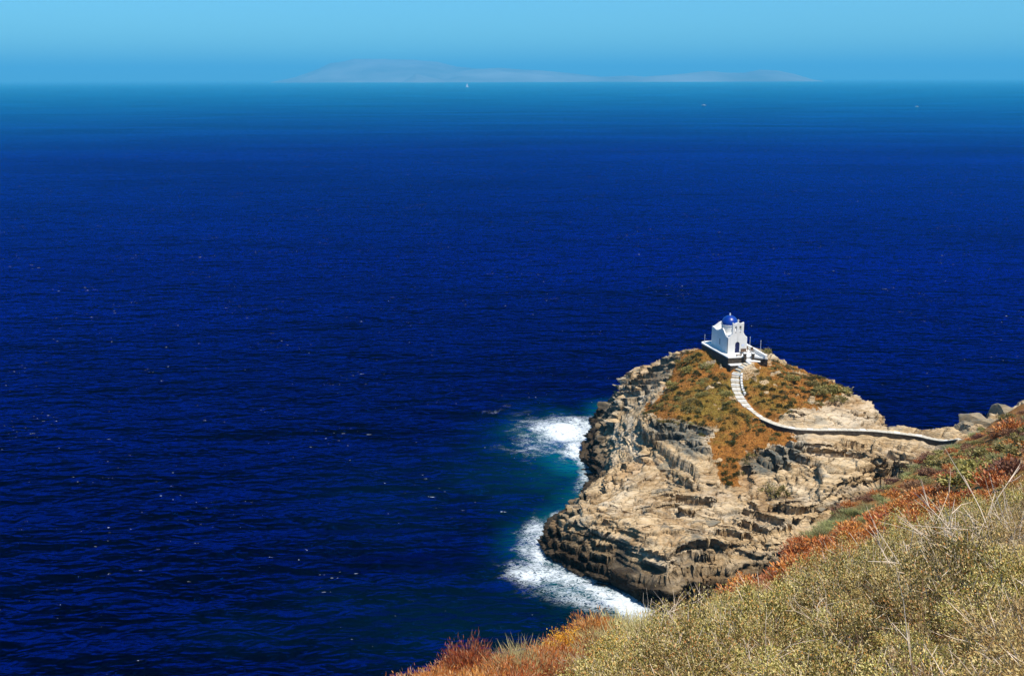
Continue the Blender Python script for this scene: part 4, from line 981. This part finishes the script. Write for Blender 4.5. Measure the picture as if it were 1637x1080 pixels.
for k, (a, b, s) in enumerate([(665, 1072, .7), (700, 1062, .75), (735, 1035, .8), (775, 1042, .8), (810, 1045, .75), (850, 1035, .8), (880, 1022, .85), (910, 1008, .8), (935, 990, .9), (965, 985, .9), (990, 992, .8), (690, 1080, .6), (640, 1085, .6), (760, 1065, .6)]):
    q = place_top(a, b, 0.85 * s)
    put('dry_shrub', G_RUST[k % 3], (q[0], q[1], q[2] - 0.05), (s, s, s), 'rust-red dry twiggy shrub on the lip of the slope above the sea', 'shrub', 'rust shrubs on the lip above the sea')
put('dry_shrub', G_RUST[0], place_top(745, 1022, 0.95), (0.75, 0.75, 1.3), 'tallest rust-red dry shrub standing out against the dark sea', 'shrub', None)
put('dry_shrub', G_RUST[1], place_top(950, 972, 0.9), (1.1, 0.95, 1.25), 'broad brown-red dry shrub beside the foam and pale grass', 'shrub', None)
put('orange_bush', G_ORANGE[0], place_top(903, 1018, 0.62), (0.6, 0.6, 0.78), 'round bright orange bush between pale grass and rust shrubs', 'bush', None)
put('orange_bush', G_ORANGE[1], place_top(985, 1036, 0.55), (0.7, 0.6, 0.68), 'low wide orange bush against the grey-green thicket', 'bush', None)
for k, (a, b, Y, s) in enumerate([(835, 1062, 16, .75), (850, 1075, 15, .6), (815, 1055, 17, .55), (960, 1035, 19.5, .9), (1000, 1020, 21, 1.0), (1025, 1010, 22, .9), (985, 1040, 18.5, .8), (930, 1062, 16, .7), (1050, 1000, 24, 0.8), (800, 1075, 15, .5), (890, 1078, 14.5, .5), (1000, 1005, 0, 1.2), (1020, 1000, 0, 1.2), (985, 1010, 0, 1.1), (1035, 1020, 0, 1.1), (840, 1050, 0, .9), (825, 1062, 0, .9), (1010, 1028, 0, 1.1), (960, 1022, 0, .9)]):
    put('grass_tuft', G_STRAW[k % 2], place_top(a, b, 0.4 * s), (s, s, s * 0.7), 'pale dry grass tuft among the rust and orange bushes', 'grass', 'pale grass tufts on the near lip')
# ---- farther slope
far = scatter(4, 72, 30, 139, 1.25, 9000, 9)
far = far[inpoly(far[:, 0], far[:, 1], EDGE)]
Q, px, py = classify(far, 0.3)
sel = [(q, a, b) for q, a, b in zip(Q, px, py) if a < 1720 and b < 960]
nz = fbm(np.array([q[0][0] for q in sel]) / 7, np.array([q[0][1] for q in sel]) / 7, 0, 71, 3)
cf = [0, 0, 0, 0]
FAR = [('dry_shrub', G_FAR_RUST, 'rust-red dry shrub dotting the orange slope above the cove', 'shrub', 'rust shrubs across the far slope'),
       ('heath_shrub', G_PURP, 'brown-purple heath shrub dotting the orange slope above the cove', 'shrub', 'brown heath shrubs across the far slope'),
       ('olive_bush', G_OLIVE, 'olive-green cushion bush dotting the orange slope above the cove', 'bush', 'olive bushes across the far slope'),
       ('grass_tuft', G_PALE, 'pale green grassy clump on the orange slope above the cove', 'grass', 'pale green clumps across the far slope')]
for (q, a, b), n_ in zip(sel, nz):
    if random.random() < 0.30: continue
    v = n_ + random.uniform(-.5, .5)
    k = 0 if v < -0.15 else 1 if v < 0.25 else 2 if v < 0.55 else 3
    if inpoly(np.array([a]), np.array([b]), RUST_PX)[0]: k = 0
    if inpoly(np.array([a]), np.array([b]), [(1285, 865), (1300, 840), (1420, 790), (1440, 800), (1330, 855)])[0]: k = 3
    if cf[k] >= 290: continue
    nm, ms, lab, cat, gr = FAR[k]; s = random.uniform(0.5, 1.25) * (1.15 if k == 1 else 1)
    put(nm, ms[cf[k] % len(ms)], (q[0], q[1], q[2] - 0.35), (s * 1.15, s, s * 0.8), lab, cat, gr, 0.15); cf[k] += 1
put('dry_shrub', G_FAR_RUST[0], hand(1618, 690, 112), (3.2, 2.4, 2.2), 'large rust-brown shrub clump at the top of the orange slope', 'shrub', None)
# ---- dead bleached branches
def dead(loc, h, n, seed, lean, label, group=None, thick=0.011):
    r2 = np.random.default_rng(seed); root = empty('dead_shrub', loc); tag(root, label, 'dead shrub', group)
    for k in range(n):
        a = r2.uniform(0, 6.28); out = r2.uniform(0.15, 0.75); hh = h * r2.uniform(0.6, 1.35)
        pts = []; c = np.array([r2.normal() * 0.12, r2.normal() * 0.12, -0.1]); d = np.array([math.cos(a) * out * 0.5 + lean[0], math.sin(a) * out * 0.5 + lean[1], 1.0])
        for t in range(7):
            pts.append(c.copy()); c = c + d / np.linalg.norm(d) * hh / 6
            d = d + r2.normal(size=3) * 0.28 + np.array([math.cos(a), math.sin(a), -0.15]) * 0.12
        m = MB().tube(pts, list(np.linspace(thick, thick * 0.35, 7)), 4)
        for _ in range(3):
            i_ = r2.integers(2, 6); dd = (pts[i_] - pts[i_ - 1]) + r2.normal(size=3) * 0.5 * hh / 6; p0 = pts[i_]
            e1 = p0 + dd * r2.uniform(0.8, 1.8); e2 = e1 + dd * 0.8 + r2.normal(size=3) * 0.05
            m.tube([p0, e1, e2], [thick * .6, thick * .4, thick * .2], 3)
        m.build('branch', M_bleach, root)
    return root
for k, (a, b, Y, h, n) in enumerate([(1480, 850, 15, 1.2, 9), (1540, 830, 14, 1.3, 12), (1600, 815, 13, 1.3, 12), (1440, 860, 17, 1.1, 8), (1640, 800, 13, 1.2, 10), (1510, 850, 13.5, 1.1, 9), (1570, 840, 12.5, 1.0, 9)]):
    dead(hand(a, b, Y, -0.1), h, n, 100 + k, (-0.1, 0.0), 'bleached leafless branches rising from the upper edge of the thicket', 'bleached dead shrubs over the thicket')
for k, (a, b, Y) in enumerate([(1060, 985, 24), (1090, 975, 25), (1120, 965, 26), (1040, 990, 23.5)]):
    dead(hand(a, b, Y, -0.1), 1.25, 9, 140 + k, (0, 0), 'thin dry stalks standing in front of the dark cliff foot', 'dry stalks before the cliff foot', 0.011)
for k, (a, b, Y, lx) in enumerate([(1225, 1030, 9.5, 0.3), (1400, 900, 14, -0.3), (1330, 940, 12, -.4), (1150, 1000, 13, .1), (1560, 950, 8, .3), (1500, 1040, 6, .6)]):
    dead(hand(a, b, Y, 0.25), 0.75, 3, 160 + k, (lx, 0), 'few bare bleached twigs poking out of the leafy thicket', 'bare twigs poking from the thicket', 0.006)

# ------------------------------------------------------------------ bushes and grass on the headland
gp = scatter(14, 62, 126, 180, 0.78, 9000, 15)
gz_ = sample(HG, gp[:, 0], gp[:, 1]); px, py = project(np.c_[gp, gz_])
ing = inpoly(px, py, GRASS_PX); dpa, _, _ = polydist(gp[:, 0], gp[:, 1], path, False)
cterr = np.array([(math.cos(-RZ) * (x - cp[0]) - math.sin(-RZ) * (y - cp[1]), math.sin(-RZ) * (x - cp[0]) + math.cos(-RZ) * (y - cp[1])) for x, y in gp])
clear = ~((cterr[:, 0] > -2.2) & (cterr[:, 0] < 6.0) & (cterr[:, 1] > -5.0) & (cterr[:, 1] < 9.5))
nb = fbm(gp[:, 0] / 6, gp[:, 1] / 6, 0, 72, 3); c1 = c2 = 0
for (x, y), z, ok, n_ in zip(gp, gz_, ing & clear & (dpa > 1.3), nb):
    if not ok: continue
    r_ = random.random()
    if r_ < 0.5 + 0.25 * n_ and c1 < 295:
        s = random.uniform(0.28, 0.62); put('cushion_bush', G_DARK[c1 % 3], (x, y, z - 0.08), (s * 1.2, s, s * .8), 'small dark green cushion bush on the grassy top of the headland', 'bush', 'dark cushion bushes on the headland', 0.1); c1 += 1
    elif r_ > 0.90 and c2 < 200:
        s = random.uniform(0.4, 0.8); put('olive_bush', G_OLIVE[c2 % 3], (x, y, z - 0.1), (s * 1.3, s, s * .7), 'olive-grey spreading bush on the grassy top of the headland', 'bush', 'olive bushes on the headland', 0.1); c2 += 1
for k, (a, b, s) in enumerate([(1105, 575, 1.2), (1100, 590, 1.0), (1076, 618, 1.3), (1128, 585, 1.0), (1330, 625, 1.8), (1310, 628, 1.3), (1265, 605, 1.1), (1345, 608, 1.2), (1405, 675, 1.3), (1240, 785, 1.5), (1225, 566, 1.0), (1300, 615, 1.2), (1160, 630, 1.0), (1104, 655, 1.1), (1120, 632, .9), (1340, 640, 1.2)]):
    p_ = cast(HG, a, b, 112, 203)
    if p_ is not None: put('olive_bush', G_OLIVE[k % 3], (p_[0], p_[1], p_[2] - 0.1), (s * 1.2, s, s * .75), 'large olive-grey bush among the rocks and grass of the headland', 'bush', 'large olive bushes on the headland', 0.1)
# dry grass: uncountable
def grass_stuff():
    r2 = np.random.default_rng(3); n = 60000
    x, y = r2.uniform(14, 62, n), r2.uniform(126, 180, n); z = sample(HG, x, y); px, py = project(np.c_[x, y, z])
    d, _, _ = polydist(x, y, path, False)
    k = inpoly(px + r2.normal(size=n) * 5, py + r2.normal(size=n) * 4, GRASS_PX) & (d > 0.95)
    ct = np.c_[math.cos(RZ) * (x - cp[0]) + math.sin(RZ) * (y - cp[1]), -math.sin(RZ) * (x - cp[0]) + math.cos(RZ) * (y - cp[1])]
    k &= ~((ct[:, 0] > -1.6) & (ct[:, 0] < 5.5) & (ct[:, 1] > -4.6) & (ct[:, 1] < 9))
    p = np.c_[x, y, z - 0.05][k]; m = len(p)
    V, F = leaves(p, np.c_[r2.normal(size=(m, 2)) * 0.5, np.ones(m)], 0.26, 0.05, r2)
    o = mesh_obj('dry_grass', V, F, leaf_material('dry_grass_blades', [(0.20, 0.075, 0.012), (0.36, 0.155, 0.025), (0.24, 0.165, 0.025), (0.46, 0.27, 0.08)]))
    tag(o, 'short rust and straw coloured grass covering the top of the headland', 'grass', kind='stuff')
grass_stuff()

# ------------------------------------------------------------------ haze over the sea
HAZE = 6.6e-5
m, nt, p = mat_new('sea_haze'); nt.nodes.remove(p)
pv = nd(nt, 'ShaderNodeVolumePrincipled'); pv.inputs['Color'].default_value = (0.12, 0.62, 1.0, 1); pv.inputs['Density'].default_value = HAZE
pv.inputs['Anisotropy'].default_value = 0.0
nt.links.new(pv.outputs[0], nt.nodes['Material Output'].inputs['Volume'])
hz = MB().box(-60800, 60800, -3900, 60800, -9.0, 800.0).build('haze', m)
tag(hz, 'thin blue sea haze', kind='stuff')
